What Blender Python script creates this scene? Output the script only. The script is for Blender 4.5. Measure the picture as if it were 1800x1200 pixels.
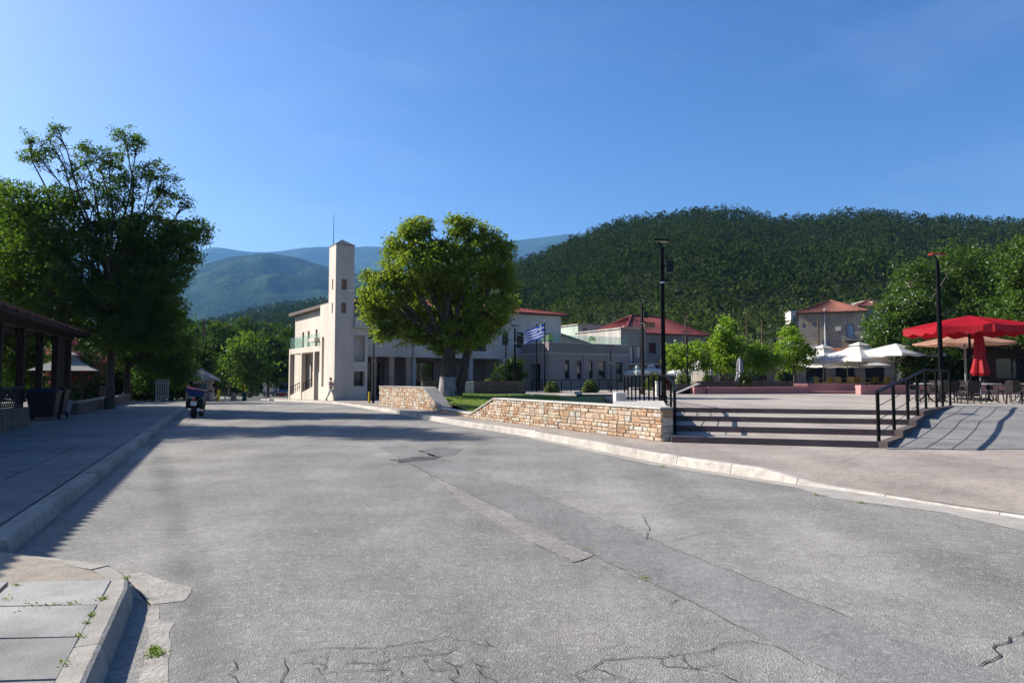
import bpy, bmesh, math, random
import numpy as np
from mathutils import Vector, noise as mnoise
from mathutils.geometry import delaunay_2d_cdt

for o in list(bpy.data.objects):
    bpy.data.objects.remove(o, do_unlink=True)
R = math.radians
scene = bpy.context.scene
C = scene.collection
rng = np.random.default_rng(11)
random.seed(5)

# ------------------------------------------------------------------ camera, sky, sun, exposure
CAM_Z = 1.65
PITCH = math.atan(66 / 1200.0)
cam = bpy.data.cameras.new('camera')
cam.lens = 24.0; cam.sensor_width = 36.0; cam.sensor_fit = 'HORIZONTAL'
cam.clip_start = 0.1; cam.clip_end = 20000
camo = bpy.data.objects.new('camera', cam); C.objects.link(camo)
camo.location = (0, 0, CAM_Z)
camo.rotation_euler = (R(90) + PITCH, 0, 0)
scene.camera = camo

SUN_AZ = R(-72)          # from straight ahead (+Y), negative is to the left
SUN_EL = R(33)
world = bpy.data.worlds.new('World'); scene.world = world; world.use_nodes = True
wn = world.node_tree.nodes; wl = world.node_tree.links
bg = wn['Background']
sky = wn.new('ShaderNodeTexSky'); sky.sky_type = 'NISHITA'; sky.sun_disc = False
sky.sun_elevation = SUN_EL; sky.sun_rotation = SUN_AZ
sky.altitude = 300; sky.air_density = 1.0; sky.dust_density = 1.7; sky.ozone_density = 3.0
hs = wn.new('ShaderNodeHueSaturation'); hs.inputs['Saturation'].default_value = 1.32; hs.inputs['Hue'].default_value = 0.512; hs.inputs['Value'].default_value = 1.3
wl.new(sky.outputs[0], hs.inputs['Color']); 
wtc = wn.new('ShaderNodeTexCoord'); wmp = wn.new('ShaderNodeMapping'); wmp.inputs['Scale'].default_value = (1.6, 3.2, 7.0); wmp.inputs['Rotation'].default_value = (0.3, 0.5, 0.4)
wns = wn.new('ShaderNodeTexNoise'); wns.inputs['Scale'].default_value = 1.3; wns.inputs['Detail'].default_value = 9; wns.inputs['Roughness'].default_value = 0.62
wmr = wn.new('ShaderNodeMapRange'); wmr.inputs['From Min'].default_value = 0.50; wmr.inputs['From Max'].default_value = 0.80; wmr.inputs['To Max'].default_value = 0.075
wmx = wn.new('ShaderNodeMix'); wmx.data_type = 'RGBA'; wmx.inputs['B'].default_value = (11, 12, 13, 1)
wl.new(wtc.outputs['Generated'], wmp.inputs['Vector']); wl.new(wmp.outputs[0], wns.inputs['Vector']); wl.new(wns.outputs['Fac'], wmr.inputs['Value']); wl.new(wmr.outputs[0], wmx.inputs['Factor'])
wl.new(hs.outputs[0], wmx.inputs['A']); wl.new(wmx.outputs['Result'], bg.inputs['Color']); bg.inputs['Strength'].default_value = 0.05
sun = bpy.data.lights.new('sun', 'SUN'); sun.energy = 5.0; sun.angle = R(0.53); sun.color = (1.0, 0.935, 0.835)
suno = bpy.data.objects.new('sun', sun); C.objects.link(suno)
sdir = Vector((math.sin(SUN_AZ) * math.cos(SUN_EL), math.cos(SUN_AZ) * math.cos(SUN_EL), math.sin(SUN_EL)))
suno.rotation_euler = sdir.to_track_quat('Z', 'Y').to_euler()
suno.location = (-30, 10, 40)
vs = scene.view_settings
vs.view_transform = 'Standard'; vs.look = 'None'; vs.gamma = 1; vs.use_curve_mapping = False
vs.exposure = 1.28

# ------------------------------------------------------------------ measuring helpers
def ray(px, py):
    u = (px - 900) / 1200.0; v = (600 - py) / 1200.0
    return Vector((u, math.cos(PITCH) - v * math.sin(PITCH), math.sin(PITCH) + v * math.cos(PITCH)))
def G(px, py, z=0.0):
    d = ray(px, py); t = (z - CAM_Z) / d.z
    return Vector((d.x * t, d.y * t, z))
def D(px, py, Y):
    d = ray(px, py); t = Y / d.y
    return Vector((d.x * t, Y, CAM_Z + d.z * t))
def gz(y):
    return -0.017 * min(max(0.0, y - 45), 75)

# ------------------------------------------------------------------ materials
MATS = {}
def M(name, col, col2=None, scale=4.0, rough=0.85, bump=0.0, bscale=None, metal=0.0, spec=0.25,
      rnd=0.0, island=0.0, detail=6.0, coord='pos', stain=0.25, stretch=(1, 1, 1), ramp=None):
    if name in MATS: return MATS[name]
    m = bpy.data.materials.new(name); m.use_nodes = True
    nt = m.node_tree; N = nt.nodes; L = nt.links
    b = N['Principled BSDF']
    b.inputs['Roughness'].default_value = rough; b.inputs['Metallic'].default_value = metal
    b.inputs['Specular IOR Level'].default_value = spec
    if coord == 'pos': src = N.new('ShaderNodeNewGeometry').outputs['Position']
    else: src = N.new('ShaderNodeTexCoord').outputs['Object']
    mp = N.new('ShaderNodeMapping'); mp.inputs['Scale'].default_value = stretch
    L.new(src, mp.inputs['Vector']); vec = mp.outputs[0]
    n1 = N.new('ShaderNodeTexNoise'); n1.inputs['Scale'].default_value = scale; n1.inputs['Detail'].default_value = detail
    n1.inputs['Roughness'].default_value = 0.65
    L.new(vec, n1.inputs['Vector'])
    if col2 is None: col2 = tuple(c * 0.72 for c in col)
    cr = N.new('ShaderNodeValToRGB')
    cr.color_ramp.elements[0].position = 0.32; cr.color_ramp.elements[1].position = 0.68
    cr.color_ramp.elements[0].color = (*col2, 1); cr.color_ramp.elements[1].color = (*col, 1)
    L.new(n1.outputs['Fac'], cr.inputs['Fac'])
    out = cr.outputs['Color']
    if ramp:                                    # colour picked per object / per island
        cr2 = N.new('ShaderNodeValToRGB'); cr2.color_ramp.interpolation = 'CONSTANT'
        els = cr2.color_ramp.elements
        while len(els) < len(ramp): els.new(0.5)
        for i, c in enumerate(ramp):
            els[i].position = i / len(ramp); els[i].color = (*c, 1)
        if island: rs = N.new('ShaderNodeNewGeometry').outputs['Random Per Island']
        else: rs = N.new('ShaderNodeObjectInfo').outputs['Random']
        L.new(rs, cr2.inputs['Fac'])
        mx = N.new('ShaderNodeMix'); mx.data_type = 'RGBA'; mx.blend_type = 'MULTIPLY'; mx.inputs['Factor'].default_value = 1
        L.new(cr2.outputs['Color'], mx.inputs['A']); L.new(out, mx.inputs['B']); out = mx.outputs['Result']
    if stain:
        n2 = N.new('ShaderNodeTexNoise'); n2.inputs['Scale'].default_value = scale * 0.13; n2.inputs['Detail'].default_value = 4
        L.new(vec, n2.inputs['Vector'])
        mr = N.new('ShaderNodeMapRange'); mr.inputs['From Min'].default_value = 0.3; mr.inputs['From Max'].default_value = 0.7
        mr.inputs['To Min'].default_value = 1 - stain; mr.inputs['To Max'].default_value = 1 + stain * 0.5
        L.new(n2.outputs['Fac'], mr.inputs['Value'])
        mx = N.new('ShaderNodeMix'); mx.data_type = 'RGBA'; mx.blend_type = 'MULTIPLY'; mx.inputs['Factor'].default_value = 1
        L.new(out, mx.inputs['A']); L.new(mr.outputs[0], mx.inputs['B']); out = mx.outputs['Result']
    if rnd or (island and not ramp):
        if island and not ramp: rs = N.new('ShaderNodeNewGeometry').outputs['Random Per Island']; amt = island
        else: rs = N.new('ShaderNodeObjectInfo').outputs['Random']; amt = rnd
        mr = N.new('ShaderNodeMapRange'); mr.inputs['To Min'].default_value = 1 - amt; mr.inputs['To Max'].default_value = 1 + amt
        L.new(rs, mr.inputs['Value'])
        mx = N.new('ShaderNodeMix'); mx.data_type = 'RGBA'; mx.blend_type = 'MULTIPLY'; mx.inputs['Factor'].default_value = 1
        L.new(out, mx.inputs['A']); L.new(mr.outputs[0], mx.inputs['B']); out = mx.outputs['Result']
    L.new(out, b.inputs['Base Color'])
    if bump:
        n3 = N.new('ShaderNodeTexNoise'); n3.inputs['Scale'].default_value = bscale or scale * 4; n3.inputs['Detail'].default_value = 5
        L.new(vec, n3.inputs['Vector'])
        bp = N.new('ShaderNodeBump'); bp.inputs['Strength'].default_value = bump; bp.inputs['Distance'].default_value = 0.02
        L.new(n3.outputs['Fac'], bp.inputs['Height']); L.new(bp.outputs[0], b.inputs['Normal'])
    MATS[name] = m
    return m

def leafmat(name, c1, c2, trans=0.45, gloss=0.06, tcol=None, nscale=0.7, nw=0.5):
    m = bpy.data.materials.new(name); m.use_nodes = True
    nt = m.node_tree; N = nt.nodes; L = nt.links
    N.remove(N['Principled BSDF']); out = N['Material Output']
    g = N.new('ShaderNodeNewGeometry'); cr = N.new('ShaderNodeValToRGB')
    cr.color_ramp.elements[0].color = (*c1, 1); cr.color_ramp.elements[1].color = (*c2, 1)
    n = N.new('ShaderNodeTexNoise'); n.inputs['Scale'].default_value = nscale; n.inputs['Detail'].default_value = 3
    L.new(g.outputs['Position'], n.inputs['Vector'])
    ad = N.new('ShaderNodeMath'); ad.operation = 'MULTIPLY_ADD'; ad.inputs[1].default_value = 1.05 - nw
    sb = N.new('ShaderNodeMath'); sb.operation = 'MULTIPLY'; sb.inputs[1].default_value = nw
    L.new(n.outputs['Fac'], sb.inputs[0]); L.new(g.outputs['Random Per Island'], ad.inputs[0]); L.new(sb.outputs[0], ad.inputs[2])
    L.new(ad.outputs[0], cr.inputs['Fac'])
    d = N.new('ShaderNodeBsdfDiffuse'); t = N.new('ShaderNodeBsdfTranslucent'); gl = N.new('ShaderNodeBsdfGlossy')
    gl.inputs['Roughness'].default_value = 0.45; gl.inputs['Color'].default_value = (0.7, 0.75, 0.7, 1)
    L.new(cr.outputs[0], d.inputs['Color'])
    mt = N.new('ShaderNodeMix'); mt.data_type = 'RGBA'; mt.blend_type = 'MULTIPLY'; mt.inputs['Factor'].default_value = 1
    L.new(cr.outputs[0], mt.inputs['A']); mt.inputs['B'].default_value = (*(tcol or (1.5, 1.7, 0.6)), 1)
    L.new(mt.outputs['Result'], t.inputs['Color'])
    m1 = N.new('ShaderNodeMixShader'); m1.inputs[0].default_value = trans
    m2 = N.new('ShaderNodeMixShader'); m2.inputs[0].default_value = gloss
    L.new(d.outputs[0], m1.inputs[1]); L.new(t.outputs[0], m1.inputs[2])
    L.new(m1.outputs[0], m2.inputs[1]); L.new(gl.outputs[0], m2.inputs[2]); L.new(m2.outputs[0], out.inputs['Surface'])
    return m

def glassmat(name, tint, fac=0.25):
    m = bpy.data.materials.new(name); m.use_nodes = True
    nt = m.node_tree; N = nt.nodes; L = nt.links
    b = N['Principled BSDF']; b.inputs['Base Color'].default_value = (*tint, 1); b.inputs['Roughness'].default_value = 0.05
    b.inputs['Specular IOR Level'].default_value = 0.6
    t = N.new('ShaderNodeBsdfTransparent'); t.inputs[0].default_value = (0.86, 0.95, 0.93, 1)
    mx = N.new('ShaderNodeMixShader'); mx.inputs[0].default_value = fac
    L.new(t.outputs[0], mx.inputs[1]); L.new(b.outputs[0], mx.inputs[2]); L.new(mx.outputs[0], N['Material Output'].inputs['Surface'])
    return m

def asphalt(name, c, pale, fine=1.0, streak=False):
    m = bpy.data.materials.new(name); m.use_nodes = True
    nt = m.node_tree; N = nt.nodes; L = nt.links
    b = N['Principled BSDF']; b.inputs['Roughness'].default_value = 0.95; b.inputs['Specular IOR Level'].default_value = 0.08
    pos = N.new('ShaderNodeNewGeometry').outputs['Position']
    def noise(scale, detail=5, rough=0.6, vec=pos):
        n = N.new('ShaderNodeTexNoise'); n.inputs['Scale'].default_value = scale; n.inputs['Detail'].default_value = detail
        n.inputs['Roughness'].default_value = rough; L.new(vec, n.inputs['Vector']); return n.outputs['Fac']
    def rng_(v, a, b_, lo, hi):
        r = N.new('ShaderNodeMapRange'); r.inputs['From Min'].default_value = a; r.inputs['From Max'].default_value = b_
        r.inputs['To Min'].default_value = lo; r.inputs['To Max'].default_value = hi; L.new(v, r.inputs['Value']); return r.outputs[0]
    def mul(a, b_):
        x = N.new('ShaderNodeMath'); x.operation = 'MULTIPLY'; L.new(a, x.inputs[0]); L.new(b_, x.inputs[1]); return x.outputs[0]
    def mixc(f, A, B):
        x = N.new('ShaderNodeMix'); x.data_type = 'RGBA'; L.new(f, x.inputs['Factor'])
        for s, v in (('A', A), ('B', B)):
            if isinstance(v, tuple): x.inputs[s].default_value = (*v, 1)
            else: L.new(v, x.inputs[s])
        return x.outputs['Result']
    vo = N.new('ShaderNodeTexVoronoi'); vo.inputs['Scale'].default_value = 75 * fine; L.new(pos, vo.inputs['Vector'])
    sep = N.new('ShaderNodeSeparateColor'); L.new(vo.outputs['Color'], sep.inputs[0])
    agg = rng_(sep.outputs[0], 0, 1, 0.83, 1.15)
    bright = rng_(sep.outputs[1], 0.92, 0.98, 0.0, 0.42)
    v2 = N.new('ShaderNodeTexVoronoi'); v2.inputs['Scale'].default_value = 26 * fine; L.new(pos, v2.inputs['Vector'])
    sp2 = N.new('ShaderNodeSeparateColor'); L.new(v2.outputs['Color'], sp2.inputs[0])
    big = rng_(sp2.outputs[2], 0.93, 0.97, 0.0, 0.4)
    f = mul(mul(agg, rng_(noise(9, 6), 0.3, 0.7, 0.85, 1.13)), rng_(noise(0.55, 6, 0.68), 0.3, 0.7, 0.76, 1.2))
    # long streaks along the driving direction
    mp = N.new('ShaderNodeMapping'); mp.inputs['Rotation'].default_value = (0, 0, R(-25)); mp.inputs['Scale'].default_value = (0.9, 0.05, 1)
    L.new(pos, mp.inputs['Vector'])
    f = mul(f, rng_(noise(1.0, 4, 0.5, mp.outputs[0]), 0.3, 0.7, 0.84, 1.14))
    base = mixc(rng_(noise(0.16, 5, 0.7), 0.46, 0.66, 0, 0.9), c, pale)
    sc = N.new('ShaderNodeVectorMath'); sc.operation = 'SCALE'; L.new(base, sc.inputs[0]); L.new(f, sc.inputs['Scale'])
    col = mixc(bright, sc.outputs[0], (0.42, 0.41, 0.39)); col = mixc(big, col, (0.36, 0.34, 0.31))
    # small pale worn and dark oily spots
    wv = rng_(noise(1.7, 6, 0.7), 0.66, 0.74, 0, 0.5); col = mixc(wv, col, (0.36, 0.33, 0.30))
    ov = rng_(noise(2.6, 4, 0.5), 0.29, 0.22, 0, 0.45); col = mixc(ov, col, (0.06, 0.06, 0.06))
    if streak:     # dark oily track left by turning vehicles, straight line in the plan
        sx = N.new('ShaderNodeSeparateXYZ'); L.new(pos, sx.inputs[0])
        def mth(op, a, b_):
            x = N.new('ShaderNodeMath'); x.operation = op
            for k, v in ((0, a), (1, b_)):
                if isinstance(v, (int, float)): x.inputs[k].default_value = v
                else: L.new(v, x.inputs[k])
            return x.outputs[0]
        for (k, c0, wd, amt) in ((0.5416, 0.435, 0.30, 0.5), (0.455, 3.3, 0.9, 0.16), (0.455, 1.5, 0.8, 0.14)):
            dd = mth('ABSOLUTE', mth('ADD', mth('SUBTRACT', mth('ADD', mth('MULTIPLY', sx.outputs[1], k), sx.outputs[0]), c0), mth('MULTIPLY', mth('SUBTRACT', noise(0.8, 3), 0.5), 0.35)), 0.0)
            fac = mth('MULTIPLY', rng_(dd, wd, wd * 0.2, 0, amt), rng_(noise(1.4, 4), 0.3, 0.65, 0.25, 1.0)); col = mixc(fac, col, (0.085, 0.085, 0.085))
    L.new(col, b.inputs['Base Color'])
    bp = N.new('ShaderNodeBump'); bp.inputs['Strength'].default_value = 0.5; bp.inputs['Distance'].default_value = 0.01
    L.new(vo.outputs['Distance'], bp.inputs['Height'])
    b2 = N.new('ShaderNodeBump'); b2.inputs['Strength'].default_value = 0.2; b2.inputs['Distance'].default_value = 0.03
    L.new(noise(22, 5), b2.inputs['Height']); L.new(bp.outputs[0], b2.inputs['Normal']); L.new(b2.outputs[0], b.inputs['Normal'])
    return m

# ------------------------------------------------------------------ mesh building helpers
class MB:
    def __init__(s): s.v = []; s.f = []; s.m = []; s.cur = 0; s.o = Vector((0, 0, 0))
    def mat(s, i): s.cur = i; return s
    def add(s, vs, fs):
        b = len(s.v); s.v.extend([tuple(Vector(v)) for v in vs])
        for f in fs: s.f.append([b + i for i in f]); s.m.append(s.cur)
        return s
    def quad(s, a, b, c, d): return s.add([a, b, c, d], [(0, 1, 2, 3)])
    def box(s, x0, x1, y0, y1, z0, z1):
        return s.add([(x0, y0, z0), (x1, y0, z0), (x1, y1, z0), (x0, y1, z0), (x0, y0, z1), (x1, y0, z1), (x1, y1, z1), (x0, y1, z1)],
                     [(0, 3, 2, 1), (4, 5, 6, 7), (0, 1, 5, 4), (1, 2, 6, 5), (2, 3, 7, 6), (3, 0, 4, 7)])
    def cbox(s, x0, x1, y0, y1, z0, z1, c=0.01):
        # box with chamfered top edges
        return s.loft([[(x0, y0, z0), (x1, y0, z0), (x1, y1, z0), (x0, y1, z0)],
                       [(x0, y0, z1 - c), (x1, y0, z1 - c), (x1, y1, z1 - c), (x0, y1, z1 - c)],
                       [(x0 + c, y0 + c, z1), (x1 - c, y0 + c, z1), (x1 - c, y1 - c, z1), (x0 + c, y1 - c, z1)]])
    def loft(s, rings, caps=True):
        n = len(rings[0]); b = len(s.v)
        for r in rings: s.v.extend([tuple(Vector(v)) for v in r])
        for k in range(len(rings) - 1):
            for i in range(n):
                j = (i + 1) % n
                s.f.append([b + k * n + i, b + k * n + j, b + (k + 1) * n + j, b + (k + 1) * n + i]); s.m.append(s.cur)
        if caps:
            s.f.append([b + i for i in range(n)][::-1]); s.m.append(s.cur)
            s.f.append([b + (len(rings) - 1) * n + i for i in range(n)]); s.m.append(s.cur)
        return s
    def prism(s, pts, z0, z1):
        """pts (x,y) or with own z list"""
        a = [(p[0], p[1], z0) for p in pts]; t = [(p[0], p[1], z1) for p in pts]
        return s.loft([a, t])
    def tube(s, pts, rad, n=8, caps=True):
        pts = [Vector(p) for p in pts]
        if not hasattr(rad, '__len__'): rad = [rad] * len(pts)
        rings = []; up = Vector((0, 0, 1)); pu = None
        for i, p in enumerate(pts):
            d = (pts[min(i + 1, len(pts) - 1)] - pts[max(i - 1, 0)]).normalized()
            if pu is None:
                a = d.cross(up) if abs(d.z) < 0.95 else d.cross(Vector((0, 1, 0)))
            else:
                a = pu - d * pu.dot(d)
                if a.length < 1e-4: a = d.cross(up)
            a.normalize(); pu = a; b = d.cross(a)
            rings.append([p + (a * math.cos(2 * math.pi * k / n) + b * math.sin(2 * math.pi * k / n)) * rad[i] for k in range(n)])
        return s.loft(rings, caps)
    def bar(s, p0, p1, w, h=None):
        """square bar between two points"""
        h = h or w; p0 = Vector(p0); p1 = Vector(p1); d = (p1 - p0).normalized()
        a = d.cross(Vector((0, 0, 1))) if abs(d.z) < 0.95 else Vector((1, 0, 0))
        a.normalize(); b = a.cross(d)
        rings = [[p + a * sx * w / 2 + b * sy * h / 2 for sx, sy in ((-1, -1), (1, -1), (1, 1), (-1, 1))] for p in (p0, p1)]
        return s.loft(rings)
    def lathe(s, prof, n=16, c=(0, 0, 0), wob=None):
        rings = []
        for r, z in prof:
            rings.append([(c[0] + r * math.cos(2 * math.pi * k / n) * (wob(k, z) if wob else 1),
                           c[1] + r * math.sin(2 * math.pi * k / n) * (wob(k, z) if wob else 1), c[2] + z) for k in range(n)])
        return s.loft(rings)
    def ball(s, c, r, n=10, m=6):
        rx, ry, rz = r if hasattr(r, '__len__') else (r, r, r)
        rings = []
        for i in range(m + 1):
            t = math.pi * (0.02 + 0.96 * i / m)
            rings.append([(c[0] + rx * math.sin(t) * math.cos(2 * math.pi * k / n), c[1] + ry * math.sin(t) * math.sin(2 * math.pi * k / n), c[2] - rz * math.cos(t)) for k in range(n)])
        return s.loft(rings)
    def facade(s, o, u, n, w, z0, z1, holes, depth):
        """wall face in plane (o, u, up) with rectangular holes (u0,u1,z0,z1) and reveals going inward (against n)"""
        o = Vector(o); u = Vector(u); n = Vector(n); Z = Vector((0, 0, 1))
        us = sorted(set([0, w] + [h[0] for h in holes] + [h[1] for h in holes]))
        zs = sorted(set([z0, z1] + [h[2] for h in holes] + [h[3] for h in holes]))
        P = lambda a, z, d=0: o + u * a + Z * z - n * d
        for i in range(len(us) - 1):
            for j in range(len(zs) - 1):
                cu = (us[i] + us[i + 1]) / 2; cz = (zs[j] + zs[j + 1]) / 2
                if any(h[0] < cu < h[1] and h[2] < cz < h[3] for h in holes): continue
                s.quad(P(us[i], zs[j]), P(us[i + 1], zs[j]), P(us[i + 1], zs[j + 1]), P(us[i], zs[j + 1]))
        for a, b, c, d in holes:
            s.quad(P(a, c), P(a, d), P(a, d, depth), P(a, c, depth)); s.quad(P(b, d), P(b, c), P(b, c, depth), P(b, d, depth))
            s.quad(P(a, d), P(b, d), P(b, d, depth), P(a, d, depth)); s.quad(P(b, c), P(a, c), P(a, c, depth), P(b, c, depth))
        return s
    def mesh(s, name, mats, smooth=False):
        me = bpy.data.meshes.new(name); me.from_pydata(s.v, [], s.f)
        if not isinstance(mats, (list, tuple)): mats = [mats]
        for m in mats: me.materials.append(m)
        me.polygons.foreach_set('material_index', s.m)
        if smooth: me.polygons.foreach_set('use_smooth', [True] * len(s.f))
        me.update(); return me
    def build(s, name, mats, parent=None, smooth=False, loc=None):
        return link(name, s.mesh(name, mats, smooth), parent, loc)

def link(name, me, parent=None, loc=None, rz=0):
    o = bpy.data.objects.new(name, me); C.objects.link(o)
    if parent: o.parent = parent
    if loc is not None: o.location = loc
    if rz: o.rotation_euler = (0, 0, rz)
    return o
def tag(o, label=None, cat=None, group=None, kind=None):
    if label: o['label'] = label
    if cat: o['category'] = cat
    if group: o['group'] = group
    if kind: o['kind'] = kind
    return o
def thing(name, loc, label, cat, rz=0, group=None, kind=None):
    o = bpy.data.objects.new(name, None); C.objects.link(o); o.empty_display_size = 0.2
    o.location = loc; o.rotation_euler = (0, 0, rz)
    return tag(o, label, cat, group, kind)
def struct(o): o['kind'] = 'structure'; return o
def stuff(o): o['kind'] = 'stuff'; return o
def dup(root, loc, rz=0, label=None, group=None, scale=None):
    def cp(o, parent):
        c = o.copy(); C.objects.link(c)
        if parent: c.parent = parent
        for ch in KIDS.get(o.name, []): cp(ch, c)
        return c
    KIDS.clear()
    for o in bpy.data.objects:
        if o.parent: KIDS.setdefault(o.parent.name, []).append(o)
    r = cp(root, None); r.location = loc; r.rotation_euler = (0, 0, rz)
    if label: r['label'] = label
    if group: r['group'] = group
    if scale: r.scale = (scale,) * 3 if not hasattr(scale, '__len__') else scale
    return r
KIDS = {}

def np_mesh(name, verts, faces, mats, midx=None):
    """verts (N,3), faces (F,4) quads"""
    me = bpy.data.meshes.new(name)
    nv = len(verts); nf = len(faces); k = faces.shape[1]
    me.vertices.add(nv); me.vertices.foreach_set('co', np.ascontiguousarray(verts, dtype=np.float32).ravel())
    me.loops.add(nf * k); me.loops.foreach_set('vertex_index', np.ascontiguousarray(faces, dtype=np.int32).ravel())
    me.polygons.add(nf); me.polygons.foreach_set('loop_start', np.arange(0, nf * k, k, dtype=np.int32))
    me.polygons.foreach_set('loop_total', np.full(nf, k, dtype=np.int32))
    if not isinstance(mats, (list, tuple)): mats = [mats]
    for m in mats: me.materials.append(m)
    if midx is not None: me.polygons.foreach_set('material_index', np.ascontiguousarray(midx, dtype=np.int32))
    me.update(calc_edges=True); me.validate(); return me

def unit(a): return a / np.maximum(np.linalg.norm(a, axis=1, keepdims=True), 1e-9)
def leaf_quads(c, size, rng, up=0.35, asp=0.55):
    """diamond leaves at centres c with random facing; returns verts, faces"""
    n = len(c)
    nrm = unit(rng.normal(size=(n, 3)) + np.array([0, 0, up * 2])); t = unit(np.cross(nrm, rng.normal(size=(n, 3)))); b = np.cross(nrm, t)
    s = (size * rng.uniform(0.65, 1.35, n))[:, None] if not hasattr(size, '__len__') else size[:, None]
    fold = nrm * s * 0.12
    v = np.stack([c - t * s * 0.5, c + b * s * asp * 0.5 + fold, c + t * s * 0.5, c - b * s * asp * 0.5 + fold], axis=1).reshape(-1, 3)
    f = np.arange(n * 4).reshape(n, 4)
    return v, f

# ------------------------------------------------------------------ shared materials
m_asph = asphalt('asphalt', (0.200, 0.195, 0.182), (0.285, 0.270, 0.242), 1.25, True)
m_patch = asphalt('asphalt_patch', (0.185, 0.182, 0.176), (0.23, 0.222, 0.21), 1.6)
m_pot = asphalt('asphalt_rough', (0.07, 0.07, 0.07), (0.12, 0.12, 0.12), 0.6)
m_crack = M('crack_dark', (0.06, 0.057, 0.052), scale=20)
m_soil = M('soil_grass', (0.10, 0.11, 0.045), (0.05, 0.065, 0.022), scale=0.6, bump=0.5, bscale=6)
m_conc = M('kerb_concrete', (0.33, 0.31, 0.27), (0.22, 0.205, 0.18), scale=6, bump=0.35, bscale=60, rnd=0.1)
m_kerb = M('kerb_stone_pale', (0.45, 0.42, 0.385), (0.29, 0.262, 0.235), scale=5, bump=0.3, bscale=40, rnd=0.08)
m_slab = M('grey_slab', (0.33, 0.322, 0.305), (0.215, 0.208, 0.195), scale=3.0, bump=0.25, bscale=50, rnd=0.12, stain=0.35)
m_slab_shade = M('grey_slab_shade', (0.20, 0.198, 0.194), (0.14, 0.138, 0.135), scale=3.0, bump=0.2, bscale=50, rnd=0.12, stain=0.3)  # same slabs as grey_slab, darkened: the pavement's shade is put into the colour
m_joint = M('joint_dirt', (0.10, 0.09, 0.07), (0.06, 0.055, 0.04), scale=12)
m_gutter = M('gutter_concrete', (0.36, 0.335, 0.295), (0.26, 0.24, 0.21), scale=4, bump=0.3, bscale=30)
m_aggr = asphalt('pink_aggregate', (0.275, 0.238, 0.208), (0.33, 0.288, 0.25), 1.2)
m_tread = asphalt('tread_aggregate', (0.31, 0.272, 0.238), (0.35, 0.308, 0.268), 1.3)
m_riser = M('riser_plum', (0.15, 0.11, 0.11), (0.10, 0.075, 0.076), scale=3, bump=0.2, rough=0.8)
m_ramp = M('ramp_slab', (0.225, 0.218, 0.208), (0.18, 0.175, 0.168), scale=6, bump=0.15, bscale=40, rnd=0.08, spec=0.05)
m_cheek = M('cheek_brown', (0.13, 0.10, 0.09), (0.09, 0.07, 0.065), scale=4, bump=0.2)
m_white = M('white_cap', (0.50, 0.475, 0.43), (0.38, 0.355, 0.32), scale=5, bump=0.2, bscale=30, rnd=0.05)
STONES = [(0.52, 0.392, 0.281), (0.473, 0.319, 0.204), (0.558, 0.467, 0.366), (0.527, 0.484, 0.416), (0.412, 0.26, 0.157), (0.573, 0.443, 0.328), (0.503, 0.484, 0.437), (0.503, 0.377, 0.287), (0.538, 0.418, 0.298), (0.474, 0.418, 0.354), (0.386, 0.236, 0.142), (0.594, 0.51, 0.403)]
m_stone = M('wall_stone', (1.0, 1.0, 1.0), (0.5, 0.46, 0.42), scale=11, bump=0.8, bscale=30, ramp=STONES, stain=0.2)
m_stone_i = M('wall_stone_joined', (1.0, 1.0, 1.0), (0.62, 0.58, 0.54), scale=9, bump=0.5, bscale=35, ramp=STONES, island=1, stain=0.12)
m_mortar = M('mortar', (0.24, 0.20, 0.155), (0.16, 0.13, 0.10), scale=12, bump=0.4)
m_black = M('black_metal', (0.005, 0.005, 0.0055), (0.004, 0.004, 0.0045), scale=8, rough=0.5, spec=0.1, stain=0)
m_grass = leafmat('grass_blade', (0.08, 0.13, 0.018), (0.19, 0.25, 0.04), 0.35, 0.02)
m_lawn = M('lawn_soil', (0.15, 0.19, 0.04), (0.09, 0.13, 0.026), scale=5, bump=0.5)
m_bark = M('bark', (0.10, 0.08, 0.065), (0.05, 0.04, 0.033), scale=7, bump=0.9, bscale=14, stretch=(1, 1, 0.3), rough=0.95)
m_pink = M('pink_wall', (0.42, 0.20, 0.19), (0.36, 0.165, 0.16), scale=2.5, bump=0.1)
m_dstone = M('dark_stone', (0.15, 0.125, 0.10), (0.06, 0.05, 0.042), scale=4, bump=0.8, bscale=9)

# ------------------------------------------------------------------ ground sheet, road
def strip_sheet(name, xs, ys, zf, mat):
    mb = MB(); nx = len(xs)
    vs_ = [(x, y, zf(x, y)) for y in ys for x in xs]
    fs_ = [(j * nx + i, j * nx + i + 1, (j + 1) * nx + i + 1, (j + 1) * nx + i) for j in range(len(ys) - 1) for i in range(nx - 1)]
    mb.add(vs_, fs_); return mb.build(name, mat)
struct(strip_sheet('ground', [-9400, -600, -60, 0, 60, 600, 9400], [-450, 0, 45, 60, 80, 100, 120, 200, 600, 2000, 6550],
                   lambda x, y: gz(y) - 0.06, m_soil))
road = struct(strip_sheet('road', [-75, -40, -20, 0, 20, 40], [-12, 0, 15, 30, 45, 60, 80, 100, 120], lambda x, y: gz(y), m_asph))

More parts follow.
